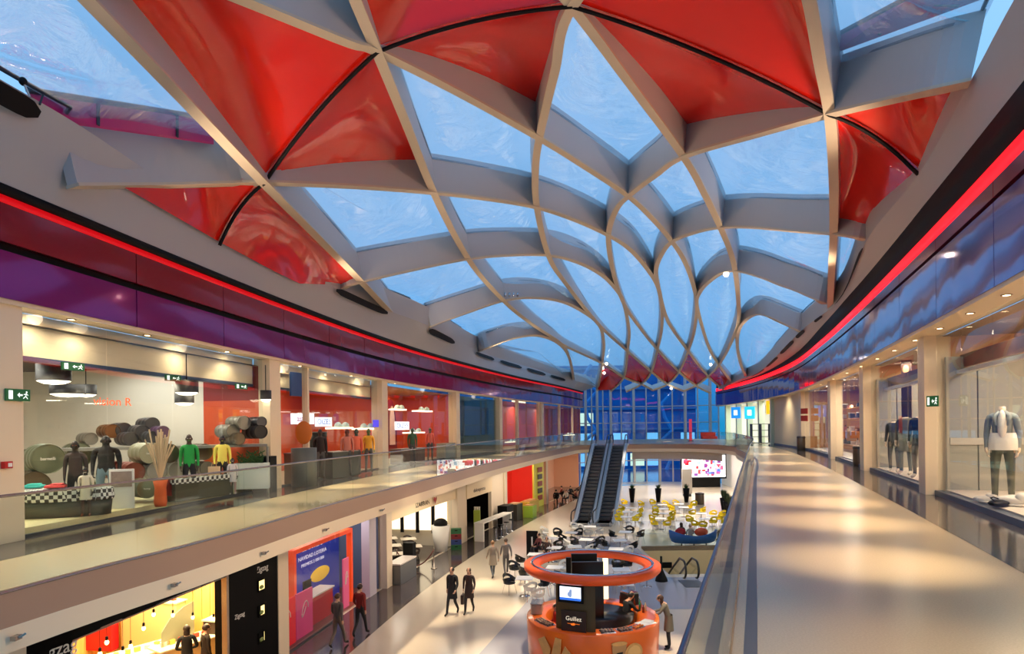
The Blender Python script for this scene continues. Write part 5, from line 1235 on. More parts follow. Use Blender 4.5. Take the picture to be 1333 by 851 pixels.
# exit signs, alarm, wall script, cameras
def exit_sign(c, rz, label, w=.32, h=.15, s=1):
    r = empty('exit_sign', c, rz, label=label, cat='sign'); m = MB(); m.box((0, 0, 0), (w, .03, h)); m.build('sign_plate', mat('exit_green', (20, 84, 48), .4, emit=(10, 90, 45), es=.25), r)
    m = MB(); a = s * w * .05
    m.box((-w * .32 * s, -.018, 0), (w * .16, .006, h * .72)); m.add([(a - w * .1, -.018, 0), (a, -.018, h * .22), (a, -.018, h * .07), (a + w * .12, -.018, h * .07), (a + w * .12, -.018, -h * .07), (a, -.018, -h * .07), (a, -.018, -h * .22)], [tuple(range(7))])
    m.ell((w * .34, -.018, h * .26), (h * .08, .004, h * .08), 8, 5); m.tube([(w * .33, -.018, h * .15), (w * .3, -.018, -h * .08), (w * .38, -.018, -h * .3)], .007, 4); m.tube([(w * .3, -.018, -h * .08), (w * .2, -.018, -h * .28)], .007, 4); m.tube([(w * .22, -.018, h * .05), (w * .33, -.018, h * .12), (w * .4, -.018, 0)], .006, 4)
    m.build('pictogram', mat('sign_white', (235, 245, 238), emit=(235, 245, 238), es=.8), r); return r
def wallpt(fx, s, px, py, o=.3):     # hit of the sight line with a wall offset
    lo = 4.0
    for k in range(1400):
        Y = 4 + k * .05; d = ray(px, py); x = d.x * Y; w = off(fx, Y, 0)[0] + s * o
        if (x - w) * s <= 0: return Vector((x, Y, EYE + d.z * Y))
    return PY(px, py, 20)
p = wallpt(XL, 1, 23, 514, .32); exit_sign(tuple(p), math.radians(78), 'green running-man exit sign on the left column', .4, .19)
p = wallpt(XL, 1, 9, 605, .32); r = empty('alarm_box', tuple(p), math.radians(78), label='small red fire alarm call box on the left column', cat='alarm'); m = MB(); m.box((0, 0, 0), (.14, .07, .11)); m.build('alarm_body', mat('alarm_red', (190, 16, 20), .4), r, bevel=.005); m = MB(); m.box((.02, -.04, 0), (.06, .01, .06)); m.build('push_plate', white, r)
p = wallpt(XL, -1, 147, 523, 6.0) if False else PY(147, 523, 17.4); text('vision R', .32, mat('neon_orange', (240, 90, 40), emit=(240, 90, 40), es=.8), None, tuple(p), (math.pi / 2, 0, math.radians(62)), name='wall_script'); SC.collection.objects['wall_script']['label'] = 'small orange script lettering on the white back wall of the first shop'; SC.collection.objects['wall_script']['category'] = 'lettering'
for px, py, Y, lb in ((95, 477, 11.6, 'left'), (225, 492, 14.6, 'middle'), (314, 503, 16.9, 'right')):
    p = PY(px, py, Y); r = exit_sign(tuple(p), math.radians(70), 'small pale green exit sign hanging at the %s of the first shop front' % lb, .42, .14)
# second and third shop: shelves with caps, signs, mannequins
lb_ = mat('lightbox_white', (235, 238, 245), emit=(230, 236, 250), es=1.3); blue_t = mat('blue_letter', (40, 60, 170), .5)
def lightbox(px, py, Y, w, h, txt, label, mt=lb_, tm=None):
    p = PY(px, py, Y); rz_ = math.radians(68); r = empty('light_box', tuple(p), rz_, label=label, cat='sign'); m = MB(); m.box((0, .03, 0), (w, .06, h)); m.build('box', mt, r)
    if txt: text(txt, h * .85, tm or blue_t, r, (0, -.005, 0), (math.pi / 2, 0, 0), sx=min(1.4, w / (h * .85 * .62 * len(txt))))
    return r
lightbox(395, 545, 21.6, 1.1, .36, 'lassaaldias', 'white light box with red and blue lettering left in the orange shop', tm=mat('redblue', (180, 60, 130), .5)); lightbox(422, 549, 23.6, .9, .34, 'OIZES', 'sign reflection drawn as a white box right of the post in the orange shop'); lightbox(524, 554, 33, 1.3, .42, 'OIZES', 'sign reflection drawn as a white box with blue letters in the third shop')  # the two blue-lettered boxes draw a sign's mirrored reflection as glowing boxes
lightbox(490, 551, 27.0, .35, .3, None, 'small purple-blue light box at the right end of the orange shop', mt=mat('box_purple', (70, 60, 190), emit=(70, 60, 190), es=1)); lightbox(386, 500, 20.2, .5, .75, None, 'dark blue lit panel high at the left of the orange shop', mt=mat('box_navy', (20, 50, 90), emit=(20, 50, 90), es=.2)); lightbox(703, 561, 56, 1.2, .6, None, 'pale purple lit sign in the far orange shop', mt=mat('box_lilac', (180, 150, 210), emit=(170, 140, 210), es=.9))
lit_shelf = mat('lit_shelf', (255, 235, 210), emit=(255, 228, 195), es=2.2)
for i, (px, py, Y, w, lb) in enumerate(((445, 557, 24.8, 1.3, 'glowing shelf with a cap in the orange shop'), (478, 558, 27.0, 1.4, 'glowing shelf with folded goods at the right of the orange shop'), (552, 535, 34, 1.6, 'upper glowing shelf in the third shop'), (541, 563, 33.5, 1.7, 'lower glowing shelf in the third shop'), (520, 533, 31.5, 1.1, 'short upper left shelf in the third shop'), (333, 553, 18.2, .5, 'bright shelf high before the orange wall of the first shop'), (668, 575, 52, 2.2, 'pale shelf low in the far orange shop'), (742, 566, 66, 3.0, 'pale shelf at the far end of the orange shop'))):
    p = PY(px, py, Y); r = empty('wall_shelf', tuple(p), math.radians(68), label=lb, cat='shelf'); m = MB(); m.box((0, .1, 0), (w, .35, .07)); m.build('board', lit_shelf, r)
    for k in range(2):
        c = empty('cap', (p.x + (k - .5) * w * .35 * math.cos(math.radians(68)), p.y + (k - .5) * w * .35 * math.sin(math.radians(68)), p.z + .035), 1 + k, label='pale %s cap on the %s' % (['left', 'right'][k], ' '.join(lb.split()[:10])), cat='cap')
        m = MB(); m.ell((0, 0, 0), (.16, .16, .2), 12, 6, z0=0, z1=1); m.build('crown', mat('cap_pale', (200, 220, 215), .6), c, True); m = MB(); m.prism([(-.12, .1), (.12, .1), (.1, .26), (-.1, .26)], .005, .02); m.build('brim', mat('cap_pale'), c)
for (px, py, Y, top, lb, hd) in ((464, 585, 23.6, (225, 110, 80), 'mannequin in a coral top with a green head in the orange shop', (60, 80, 66)), (452, 590, 23.0, (200, 120, 100), 'mannequin in dusty pink behind the glass of the orange shop', (110, 50, 30)), (417, 590, 21.9, (40, 26, 22), 'mannequin in dark brown in the orange shop', (60, 40, 34)), (480, 592, 25.0, (225, 160, 40), 'mannequin in mustard yellow at the right of the orange shop', (90, 110, 60)), (537, 588, 31.0, (60, 100, 70), 'green-topped mannequin in the third shop', (70, 90, 80)), (560, 590, 33.0, (230, 110, 90), 'coral-topped mannequin in the third shop', (90, 90, 80))):
    p = PY(px, py, Y); figure('mannequin', lb, 'mannequin', (p.x, p.y, UP + .02), math.radians(200), 1.7, 'stand', top, (90, 90, 88), (60, 50, 44), skin=hd, hair=None)
p = PY(396, 622, 19.6); r = empty('display_plinth', (p.x, p.y, UP + .02), label='grey round display plinth with an orange disc in the orange shop', cat='plinth'); m = MB(); m.lathe([(0, 0), (.38, 0), (.38, 1.15), (0, 1.15)], 22); m.build('plinth_body', mat('plinth_grey', (92, 96, 90), .5), r, True); m = MB(); m.ell((0, 0, 1.62), (.26, .06, .36), 18, 10); m.build('orange_disc', mat('disc_orange', (206, 110, 30), .5), r, True)
for (px, py, Y, w, d, h, c, lb) in ((381, 615, 20.0, .5, .5, .95, (120, 116, 104), 'beige display block by the left post of the orange shop'), (440, 610, 22.6, 1.6, .5, .9, (70, 76, 70), 'grey-green display counter in the orange shop'), (408, 590, 22.6, .9, .3, 1.6, (28, 24, 22), 'black rack of clothes in the orange shop'), (530, 605, 31.0, 2.4, .6, .7, (96, 70, 64), 'brown display counter in the third shop'), (580, 600, 36.0, 1.2, .6, .8, (150, 160, 160), 'grey display block at the right of the third shop')):
    p = PY(px, py, Y); r = empty('display_block', (p.x, p.y + .3, UP + .02), math.radians(70), label=lb, cat='display'); m = MB(); m.box((0, 0, h / 2), (w, d, h)); m.build('block', mat('blk%d_%d_%d' % c, c, .5), r, bevel=.01); m = MB(); m.box((0, 0, h + .015), (w + .04, d + .04, .03)); m.build('top_board', mat('blk_top', (150, 146, 138), .4), r)

# ------------------------------------------------------------------ upper right shops
tanw = mat('tan_wall', (214, 170, 128), .6); greyw = mat('glazed_grey', (150, 152, 146), .35); kick = mat('kick_blue', (84, 92, 106), .4)
tag(wallslab(XR, -15, 53, -.06, .1, UP, UP + .12).build('baseboard_right', kick), kind='structure')
for y, w in ((7.8, .6), (15.4, .6), (23.2, .75), (31.0, .8), (41.8, .9)): column(XR, y, UP, ZT, w, .55, .02, mt=cream)
RSH = Z0 + 2.0
shop_shell(XR, 1, -2, 15.2, UP, RSH, 3.4, tanw, mat('plinth_pale', (205, 196, 186), .5), mat('shop_soffit', (120, 96, 82), .5), 'shop_room')
shop_shell(XR, 1, 15.6, 22.9, UP, RSH, 3.0, tanw, mat('plinth_pale'), mat('shop_soffit'), 'shop_room')
shop_shell(XR, 1, 23.5, 41.4, UP, RSH, 4.0, mat('wood_wall', (196, 142, 92), .5), mat('plinth_pale'), mat('shop_soffit'), 'shop_room')
shop_shell(XR, 1, 53, 72, UP, RSH, 5.0, mat('bright_white_wall', (240, 242, 238), .5), shop_fl, white, 'shop_room')
shopfront(XR, 1, 8.2, 15.1, UP, ZT, 4, 0); shopfront(XR, 1, 15.7, 22.8, UP, ZT, 4, 0); shopfront(XR, 1, 23.6, 30.6, UP, ZT, 3, 0); shopfront(XR, 1, 31.4, 41.3, UP, ZT, 3, 0)
tag(wallslab(XR, 8, 22.8, .5, .58, Z0 + 1.25, Z0 + 1.55).build('trim', mat('header_brown', (120, 84, 72), .4)), kind='structure')
tag(wallslab(XR, 8, 22.8, .35, .5, Z0 + 1.1, Z0 + 1.18).build('trim', mat('track_white', (210, 215, 225), .4)), kind='structure')
for yy in (14.95, 22.65):
    for k, (o0, o1) in enumerate(((.15, .75), (.78, 1.7))):
        m = MB(); pa, pb = off(XR, yy, o0), off(XR, yy, o1)
        m.prism([pa, pb, (pb[0], pb[1] + .05), (pa[0], pa[1] + .05)], UP + .15, Z0 + 1.5); tag(m.build('trim', greyw), kind='structure')
    m = MB(); pa, pb = off(XR, yy, .2), off(XR, yy, 1.7); m.prism([(pa[0], pa[1] - .03), (pb[0], pb[1] - .03), pb, pa], UP + 1.2, UP + 1.36); tag(m.build('trim', mat('band_pale', (180, 178, 172), .5)), kind='structure')
# blank cream wall and lift lobby
tag(wallslab(XR, 42.2, 52.6, 0, .3, UP, ZT).build('wall_right', mat('blank_cream', (224, 205, 170), .5)), kind='structure')
for y in (52.8, 57.5, 62, 66.5, 71): column(XR, y, UP, ZT, .5, .5, 0, mt=mat('pale_green_col', (205, 220, 196), .4))
for px, py, Y, c, lb, nm in ((958, 537, 66, (20, 110, 190), 'blue lit sign farthest along the right walkway', (245, 245, 250)), (976, 537, 60, (30, 160, 210), 'turquoise lit sign over the lift lobby', (245, 245, 250)), (1005, 530, 54, (240, 150, 20), 'orange lit sign before the cream blank wall', (255, 220, 90))):
    p = PY(px, py, Y); r = empty('light_box', tuple(p), math.radians(-50), label=lb, cat='sign'); m = MB(); m.box((0, 0, 0), (1.0, .12, 1.15)); m.build('box', mat('lb%d' % c[0], c, emit=c, es=1.4), r); m = MB(); m.box((0, -.07, 0), (.4, .02, .5)); m.build('emblem', mat('lbe%d' % nm[2], nm, emit=nm, es=1.2), r)
# mannequins in the right windows
def rmq(px, py, Y, H, lb, top, legs, shoes, skin, rz, head=True, hair=None, pl=.16, coat=0):
    p = PY(px, py, Y); return figure('mannequin', lb, 'mannequin', (p.x, p.y, UP + pl), rz, H, 'stand', top, legs, shoes, skin=skin, hair=hair, head=head, coat=coat)
for (a, b) in ((8.3, 15.0), (15.8, 22.7), (23.7, 41.2)): tag(wallslab(XR, a, b, .12, 1.9, UP + .02, UP + .15).build('trim', mat('plinth_pale')), kind='structure')
BIGM = rmq(1306, 650, 12.4, 2.05, 'headless mannequin in a grey denim jacket, white shirt and olive cropped trousers', (122, 132, 136), (84, 90, 74), (225, 222, 215), (225, 205, 180), math.radians(140), head=False)
m = MB(); m.ell((0, .13, 1.5), (.075, .1, .3), 12, 8); m.build('shirt_front', white, BIGM, True)
m = MB()
for s_ in (-1, 1): m.tube([(s_ * .05, .05, 1.76), (s_ * .12, .17, 1.66), (s_ * .09, .245, 1.5)], [.035, .045, .02], 6)
m.build('collar', mat('c122_132_136', (122, 132, 136), .75), BIGM, True)
m = MB(); m.tube([(0, 0, 1.7), (0, .01, 1.86)], [.062, .055], 10); m.build('neck', mat('c225_205_180', (225, 205, 180), .5), BIGM, True)
p = PY(1306, 590, 12.38); r = empty('shirt_hem', (p.x, p.y, UP + .16), math.radians(140), label='white shirt hanging below the denim jacket of the big headless mannequin', cat='shirt'); m = MB(); m.lathe([(.25, 1.02), (.235, 1.2), (.2, 1.35)], 18, M=Matrix.Diagonal((1, .75, 1, 1))); m.build('shirt', white, r, True)
p = PY(1284, 662, 13.0); 
def shoes(c, rz, col, lb, s=1.0, grp=None):
    r = empty('shoe_pair', c, rz, label=lb, cat='shoes', group=grp)
    for sx in (-.09, .09):
        m = MB(); m.ell((sx * s, .02 * s, .055 * s), (.055 * s, .15 * s, .05 * s), 12, 6); m.ell((sx * s, -.08 * s, .09 * s), (.045 * s, .06 * s, .06 * s), 10, 6); m.build('shoe', mat('shoe%d' % col[0], col, .5), r, True)
        m = MB(); m.ell((sx * s, .0, .015 * s), (.06 * s, .16 * s, .018 * s), 12, 5); m.build('sole', white, r, True)
    return r
p = PY(1283, 655, 12.6); shoes((p.x, p.y, UP + .15), 1.2, (230, 226, 220), 'white heeled shoes left of the big headless mannequin', 1.1)
p = PY(1322, 652, 12.0); shoes((p.x, p.y, UP + .15), .6, (222, 218, 212), 'chunky white trainers right of the big headless mannequin', 1.8)
p = PY(1300, 658, 11.9); r = empty('black_bag', (p.x, p.y, UP + .15), .7, label='flat black bag lying at the foot of the big headless mannequin', cat='bag'); m = MB(); m.ell((0, 0, .06), (.3, .16, .06), 16, 6); m.build('bag_body', black, r, True); m = MB(); m.tube([(-.2, 0, .1), (-.1, .1, .16), (.1, .1, .16), (.2, 0, .1)], .012, 5); m.build('strap', black, r)
for px, H, top, legs, lb in ((1164, 1.85, (70, 76, 80), (44, 44, 44), 'left headless mannequin in a dark jacket and white shirt of the trio'), (1179, 2.0, (96, 96, 88), (60, 84, 96), 'middle headless mannequin with a long coat of the trio'), (1197, 2.0, (30, 28, 30), (76, 84, 90), 'right headless mannequin in black top and grey trousers of the trio')):
    rmq(px, 612, {1164: 20.2, 1179: 19.0, 1197: 17.8}[px], H, lb, top, legs, (215, 210, 200), (225, 205, 180), math.radians(125), head=False, coat=1 if 'coat' in lb else 0)
for px, py, Y, w, h, c, lb in ((1180, 508, 20.8, .32, 2.3, (50, 30, 34), 'tall narrow dark fashion poster behind the trio of mannequins'), (1206, 548, 17.6, .3, 3.0, (64, 28, 92), 'tall purple fashion poster right of the trio of mannequins')):
    p = PY(px, py, Y); r = empty('poster', tuple(p), math.radians(-62), label=lb, cat='poster'); m = MB(); m.box((0, 0, 0), (w, .03, h)); m.build('sheet', mat('post%d' % c[2], c, .5, noise=.6, nscale=3), r); m = MB(); m.ell((0, -.02, h * .3), (.1, .01, .14)); m.build('printed_face', mat('postface', (190, 140, 110), .5), r)
p = wallpt(XR, -1, 1214, 522, .32); exit_sign(tuple(p), math.radians(-65), 'green exit sign on the right column between the two fashion windows', .26, .24)
p = wallpt(XR, -1, 1047, 535, .3); r = empty('wall_notice', tuple(p), math.radians(-65), label='small red and white notice on the column beside the cream blank wall', cat='sign'); m = MB(); m.box((0, 0, 0), (.5, .05, .35)); m.box((0, 0, -.45), (.5, .05, .35)); m.build('plate', mat('notice_red', (150, 40, 36), .5), r)
# bag and shoe shop: wooden shelves with goods, each item a thing
q = random.Random(11)
gcol = [(222, 196, 168), (238, 226, 210), (196, 60, 40), (60, 66, 84), (180, 120, 70), (230, 140, 110), (96, 60, 44), (214, 206, 200), (40, 40, 48), (150, 60, 66)]
cn_ = ['beige', 'cream', 'red', 'navy', 'tan', 'salmon', 'dark brown', 'pale grey', 'black', 'wine-red']
def rwt(y, o): x, yy = off(XR, y, o); n = nrm(XR, y); return x, yy, math.atan2(n[1], n[0]) + math.pi / 2
for bi, (a, b) in enumerate(((23.9, 30.4), (31.7, 41.0))):
    for lv, z in enumerate((.55, 1.25, 1.95, 2.5)):
        x, y, rz_ = rwt((a + b) / 2, 1.4); L = math.hypot(off(XR, b, 1.4)[0] - off(XR, a, 1.4)[0], b - a)
        r = empty('wall_shelf', (x, y, UP + z), rz_ - math.pi, label='wooden shelf, %s from the bottom, in the %s bay of the bag shop' % (ordn[lv], ['near', 'far'][bi]), cat='shelf'); m = MB(); m.box((0, 0, 0), (L, .55, .05)); m.build('board', mat('shelf_wood', (200, 140, 80), .4), r)
        m = MB(); [m.box((s_ * L * .48, .2, -.25), (.04, .04, .55)) for s_ in (-1, 1)]; m.build('bracket', black, r)
        nn = 9
        for k in range(nn):
            yy = a + .35 + (b - a - .7) * k / (nn - 1); x2, y2, rz2 = rwt(yy, 1.28 + q.uniform(0, .15)); ci = q.randrange(10); c = gcol[ci]; w = q.uniform(.28, .42); h = q.uniform(.2, .38)
            kind = ['handbag', 'shoe_box', 'hat'][q.randrange(3)]
            r = empty(kind, (x2, y2, UP + z + .025), rz2 + q.uniform(-.2, .2), label='%s %s, %s from the left, %s shelf up, %s bag-shop bay' % (cn_[ci], kind.replace('_', ' '), ordn[nn - 1 - k], ordn[lv], ['near', 'far'][bi]), cat=kind.replace('_', ' ').split()[-1] if kind != 'handbag' else 'bag', group='goods on the shelves of the bag shop')
            gm = mat('g%d_%d_%d' % c, c, .5); m = MB()
            if kind == 'handbag':
                m.add([(-w / 2, -.08, 0), (w / 2, -.08, 0), (w / 2, .08, 0), (-w / 2, .08, 0), (-w * .38, -.04, h * .7), (w * .38, -.04, h * .7), (w * .38, .04, h * .7), (-w * .38, .04, h * .7)], [(0, 3, 2, 1), (4, 5, 6, 7), (0, 1, 5, 4), (1, 2, 6, 5), (2, 3, 7, 6), (3, 0, 4, 7)]); m.build('bag_body', gm, r)
                m = MB(); m.tube([(-w * .2, 0, h * .7), (-w * .12, 0, h), (w * .12, 0, h), (w * .2, 0, h * .7)], .012, 5); m.build('strap', black, r)
            elif kind == 'shoe_box':
                m.box((0, 0, h * .35), (w, .25, h * .7)); m.build('box', gm, r); m = MB(); m.box((0, 0, h * .72), (w + .02, .27, .05)); m.build('lid', white if ci != 1 else orange_w, r)
            else:
                m.lathe([(.2, 0), (.2, .015), (.11, .03), (.1, .16), (0, .18)], 14); m.build('hat_body', gm, r, True); m = MB(); m.lathe([(.113, .03), (.11, .06)], 14); m.build('band', black, r)
for yy, lb in ((27.2, 'pale draped hanging banner above the near bag shelves'), (36.5, 'pale draped hanging banner above the far bag shelves')):
    x, y, rz_ = rwt(yy, .9); r = empty('hanging_banner', (x, y, Z0 + 1.0), rz_, label=lb, cat='banner'); m = MB(); m.box((0, 0, .1), (.9, .06, 1.5)); m.build('cloth', mat('banner_cream', (228, 208, 186), .7), r, bevel=.01); m = MB(); m.tube([(-.5, 0, .86), (.5, 0, .86)], .015, 6); m.build('rod', steel, r)

# ------------------------------------------------------------------ ground-floor shops, left
GT = UP - .66
for y, w in ((9.9, 1.0), (19.1, .62), (27.9, .62), (29.6, .1), (37.4, .6), (46.5, .6), (57, .6)):
    if w > .2: column(XL, y, 0, GT, w, .5, -.02, mt=mat('ground_column', (222, 206, 184), .45))
woodp = mat('pine_wall', (226, 178, 96), .5, noise=.2, nscale=2, stretch=(6, 6, .6)); 
shop_shell(XL, -1, 10.4, 19.3, 0, 3.9, 5.5, woodp, mat('shop_floor_warm', (190, 150, 100), .4), mat('dark_ceiling', (40, 34, 30), .6), 'shop_room')
# pine boards of the back wall, one by one
gr = [o for o in SC.collection.objects if o.name.startswith('shop_room')][-1]
for i in range(30):
    y = 10.6 + i * .285; a = Vector(off(XL, y, -5.44)); b = Vector(off(XL, y + .27, -5.44)); m = MB(); m.prism([a, b, b + Vector((-.03, 0)), a + Vector((-.03, 0))], 0.03, 3.88); m.build('pine_board', woodp, gr)
for i in range(18):
    a = Vector(off(XL, 19.26, -.3 - i * .28)); b = Vector(off(XL, 19.26, -.3 - i * .28 - .265)); m = MB(); m.prism([a, b, b + Vector((0, -.03)), a + Vector((0, -.03))], 0.03, 3.88); m.build('pine_board', woodp, gr)
blk = mat('portal_black', (5, 4, 5), .6, spec=.1)
tag(wallslab(XL, 10.4, 18.8, -.12, .2, 3.25, GT).build('trim', blk), kind='structure')
tag(wallslab(XL, 8, 11.35, -.12, .2, 0, GT).build('trim', blk), kind='structure')
tag(wallslab(XL, 16.2, 18.8, -.12, .2, 0, 3.26).build('trim', blk), kind='structure')
tag(wallslab(XL, 11.35, 16.2, .14, .2, 3.22, 3.27).build('trim', steel), kind='structure')
tag(wallslab(XL, 16.15, 16.25, .1, .24, 0, 3.3).build('trim', steel), kind='structure')
warmlit = mat('warm_lit_niche', (240, 220, 150), emit=(255, 228, 150), es=1.3)
nz = [2.75, 2.05, 1.3]
for i, py in enumerate((761, 794, 829)):
    p = wallpt(XL, 1, 340, py, .22); r = empty('display_niche', tuple(p), math.radians(79), label='small lit display niche, %s from the top, in the black shop pillar' % ordn[i], cat='niche', group='lit niches in the black pillar')
    m = MB(); m.box((0, .03, 0), (.33, .06, .28)); m.build('lit_back', warmlit, r); m = MB()
    for s_ in (-1, 1): m.box((s_ * .17, -.01, 0), (.02, .06, .3))
    for s_ in (-1, 1): m.box((0, -.01, s_ * .145), (.36, .06, .02))
    m.build('niche_frame', blk, r); m = MB(); m.ell((0, -.01, -.06), (.1, .03, .06), 10, 6); m.build('jewellery', mat('green_brown', (120, 140, 80), .4), r, True)
sgn = mat('grey_lettering', (200, 196, 188), .4, emit=(190, 186, 178), es=.1)
p = wallpt(XL, 1, 341, 740, .23); o = text('Zigzag', .24, sgn, None, tuple(p), (math.pi / 2, 0, math.radians(79))); tag(o, 'grey lettering at the top of the black shop pillar with lit niches', 'lettering')
p = wallpt(XL, 1, 312, 801, .23); o = text('Zigzag', .17, sgn, None, tuple(p), (math.pi / 2, 0, math.radians(79))); tag(o, 'small grey lettering on the black panel beside the shop opening', 'lettering')
p = wallpt(XL, 1, 72, 847, .24); o = text('Zigzag', .33, sgn, None, tuple(p), (math.pi / 2, 0, math.radians(76))); tag(o, 'large pale lettering on the black front at the lower left', 'lettering')
def gp(px, py, Y): return PY(px, py, Y)
# inside: counters, pendants, people
for (px, py, Y, w, d, h, c, lb) in ((245, 832, 18.0, 1.9, .8, 1.0, (222, 184, 120), 'long pale wood counter inside the black-fronted shop'), (165, 842, 17.0, 2.2, .9, .95, (238, 226, 196), 'white-topped counter at the left inside the black-fronted shop'), (285, 815, 18.7, .6, .6, 1.4, (60, 44, 34), 'dark display unit at the right end inside the black-fronted shop'), (200, 800, 18.9, 1.9, .4, 1.9, (224, 190, 130), 'pine cabinet with dark goods along the back of the black-fronted shop')):
    p = PY(px, py, Y); CR = math.radians(75 if w < 1 else (-12 if h > 1.5 else 55)); r = empty('counter', (p.x, p.y, .02), CR, label=lb, cat='counter'); m = MB(); m.box((0, 0, h / 2), (w, d, h)); m.build('counter_body', mat('ct%d_%d' % c[:2], c, .5), r, bevel=.015); m = MB(); m.box((0, 0, h + .02), (w + .06, d + .06, .04)); m.build('counter_top', mat('ct_top', (240, 226, 190), .3), r)
    for k in range(7):
        rr = empty('jewellery_box', (p.x + (k - 3) * w * .12 * math.cos(CR), p.y + (k - 3) * w * .12 * math.sin(CR), .02 + h + .042), k, label='small box, %s along the %s' % (ordn[k], ' '.join(lb.split(' inside')[0].split()[:6])), cat='box', group='small boxes on the counters'); m = MB(); cc = q.choice([(40, 30, 26), (230, 190, 90), (240, 236, 220), (160, 60, 40)]); m.box((0, 0, .05), (.14, .1, .1)); m.build('box', mat('jb%d' % cc[0], cc, .5), rr); m = MB(); m.box((0, 0, .105), (.15, .11, .015)); m.build('lid', mat('jb%d' % cc[0]), rr)
bulb = mat('bulb', (255, 220, 150), emit=(255, 214, 130), es=6)
for i, (px, py, Y) in enumerate(((200, 797, 14.0), (225, 798, 15.2), (251, 801, 15.8), (278, 803, 16.4), (139, 833, 12.6), (160, 846, 12.2), (170, 838, 13.4), (187, 815, 13.6), (130, 848, 12.0))):
    p = PY(px, py, Y + 2.0); r = empty('pendant_lamp', tuple(p), label='bare bulb pendant, %s of those hanging in the black-fronted shop' % ordn[i], cat='lamp', group='bulb pendants in the black-fronted shop')
    m = MB(); m.ell((0, 0, -.05), (.045, .045, .06), 10, 6); m.build('bulb', bulb, r, True); m = MB(); m.lathe([(.0, .0), (.03, 0), (.03, .08), (0, .1)], 8); m.tube([(0, 0, .08), (0, 0, 3.88 - p.z)], .006, 4); m.build('cord', black, r)
p = PY(243, 818, 17.1); figure('person', 'customer in black jacket and grey trousers, left of the pair in the black-fronted shop', 'person', (p.x, p.y, .02), math.radians(30), 1.7, 'hands_front', (22, 20, 22), (120, 110, 100), hair=(40, 24, 18), hairlen=1)
p = PY(268, 820, 17.3); figure('person', 'customer in a dark brown coat standing right of the pair in the black-fronted shop', 'person', (p.x, p.y, .02), math.radians(-40), 1.66, 'stand', (40, 26, 20), (30, 26, 28), hair=(52, 30, 20), coat=1)
r = empty('red_cabinet', (PY(129, 823, 18.8).x, 18.9, .5), math.radians(-8), label='red wall cabinet at the far left inside the black-fronted shop', cat='cabinet'); m = MB(); m.box((0, 0, .6), (.9, .3, 1.2)); m.build('cabinet_body', mat('cab_red', (190, 20, 26), .4), r, bevel=.01)
p = PY(232, 812, 17.9); r = empty('glass_screen', (p.x, p.y, 1.06), math.radians(75), label='curved grey-green glass screen on the pale wood counter', cat='screen'); m = MB(); m.prism([(-.6, 0), (.6, 0), (.6, .95), (.2, .9), (-.3, .7), (-.6, .4)], -.01, .01, Matrix.Rotation(math.pi / 2, 4, 'X')); m.build('glass_sheet', mat('screen_greygreen', (150, 155, 130), .25), r)
area((-9.6, 15, 3.8), (-9.6, 15.2, 0), 300, 3, 5, (1, .76, .42)); area((-9.6, 18.0, 3.8), (-9.6, 18.3, 0), 420, 3, 1.5, (1, .76, .42))
# G1: orange framed shop
shop_shell(XL, -1, 19.5, 27.5, 0, GT - .1, 3.6, mat('blue_grey_wall', (90, 104, 130), .5), mat('gfloor_red', (120, 70, 60), .3), mat('dark_ceiling'), 'shop_room')
shopfront(XL, -1, 19.5, 23.6, 0, 3.8, 2)
def wbox(y0, y1, o0, o1, z0, z1, mt, name='trim'): return tag(wallslab(XL, y0, y1, o0, o1, z0, z1).build(name, mt), kind='structure')
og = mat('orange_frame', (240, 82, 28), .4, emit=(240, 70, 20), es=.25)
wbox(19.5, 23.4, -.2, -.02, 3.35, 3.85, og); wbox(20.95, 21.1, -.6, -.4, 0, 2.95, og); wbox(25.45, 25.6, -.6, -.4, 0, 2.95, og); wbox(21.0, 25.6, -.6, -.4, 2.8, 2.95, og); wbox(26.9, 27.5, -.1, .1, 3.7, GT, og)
c = off(XL, 24.3, -1.5); r = empty('poster_wall', (c[0], c[1], 0), math.radians(80), label='large blue poster wall with pale lettering and a yellow burst inside the orange frame', cat='poster')
m = MB(); m.box((0, 0, 1.4), (4.6, .08, 2.7)); m.build('panel', mat('poster_blue', (36, 48, 140), .4, emit=(30, 44, 140), es=.35), r); m = MB(); m.ell((.6, -.05, 1.25), (.8, .02, .28), 24, 10); m.build('yellow_burst', mat('burst', (225, 190, 60), .5, emit=(225, 180, 50), es=.3), r)
for k, (t_, z_, s_) in enumerate((('EL GORDO', 2.45, .26), ('NAVIDAD LOTERIA', 2.12, .2), ('PREMIOS 2 000 000', 1.85, .17))): text(t_, s_, mat('poster_letters', (210, 210, 225), emit=(205, 205, 225), es=.4), r, (0, -.06, z_), (math.pi / 2, 0, 0), sx=1.3)
r = empty('service_counter', (off(XL, 22.2, -.75)[0], off(XL, 22.2, -.75)[1], 0), math.radians(80), label='red counter with a dark monitor in the orange-framed shop', cat='counter')
m = MB(); m.box((0, 0, .5), (3.6, .5, 1.0)); m.build('counter_body', mat('counter_red', (190, 40, 44), .4), r, bevel=.01); m = MB(); m.box((0, 0, 1.02), (3.7, .6, .05)); m.build('counter_top', mat('ctop_white', (215, 205, 200), .3), r); m = MB(); m.box((.3, 0, 1.4), (.55, .05, .38)); m.box((.3, 0, 1.13), (.08, .08, .18)); m.build('monitor', black, r)
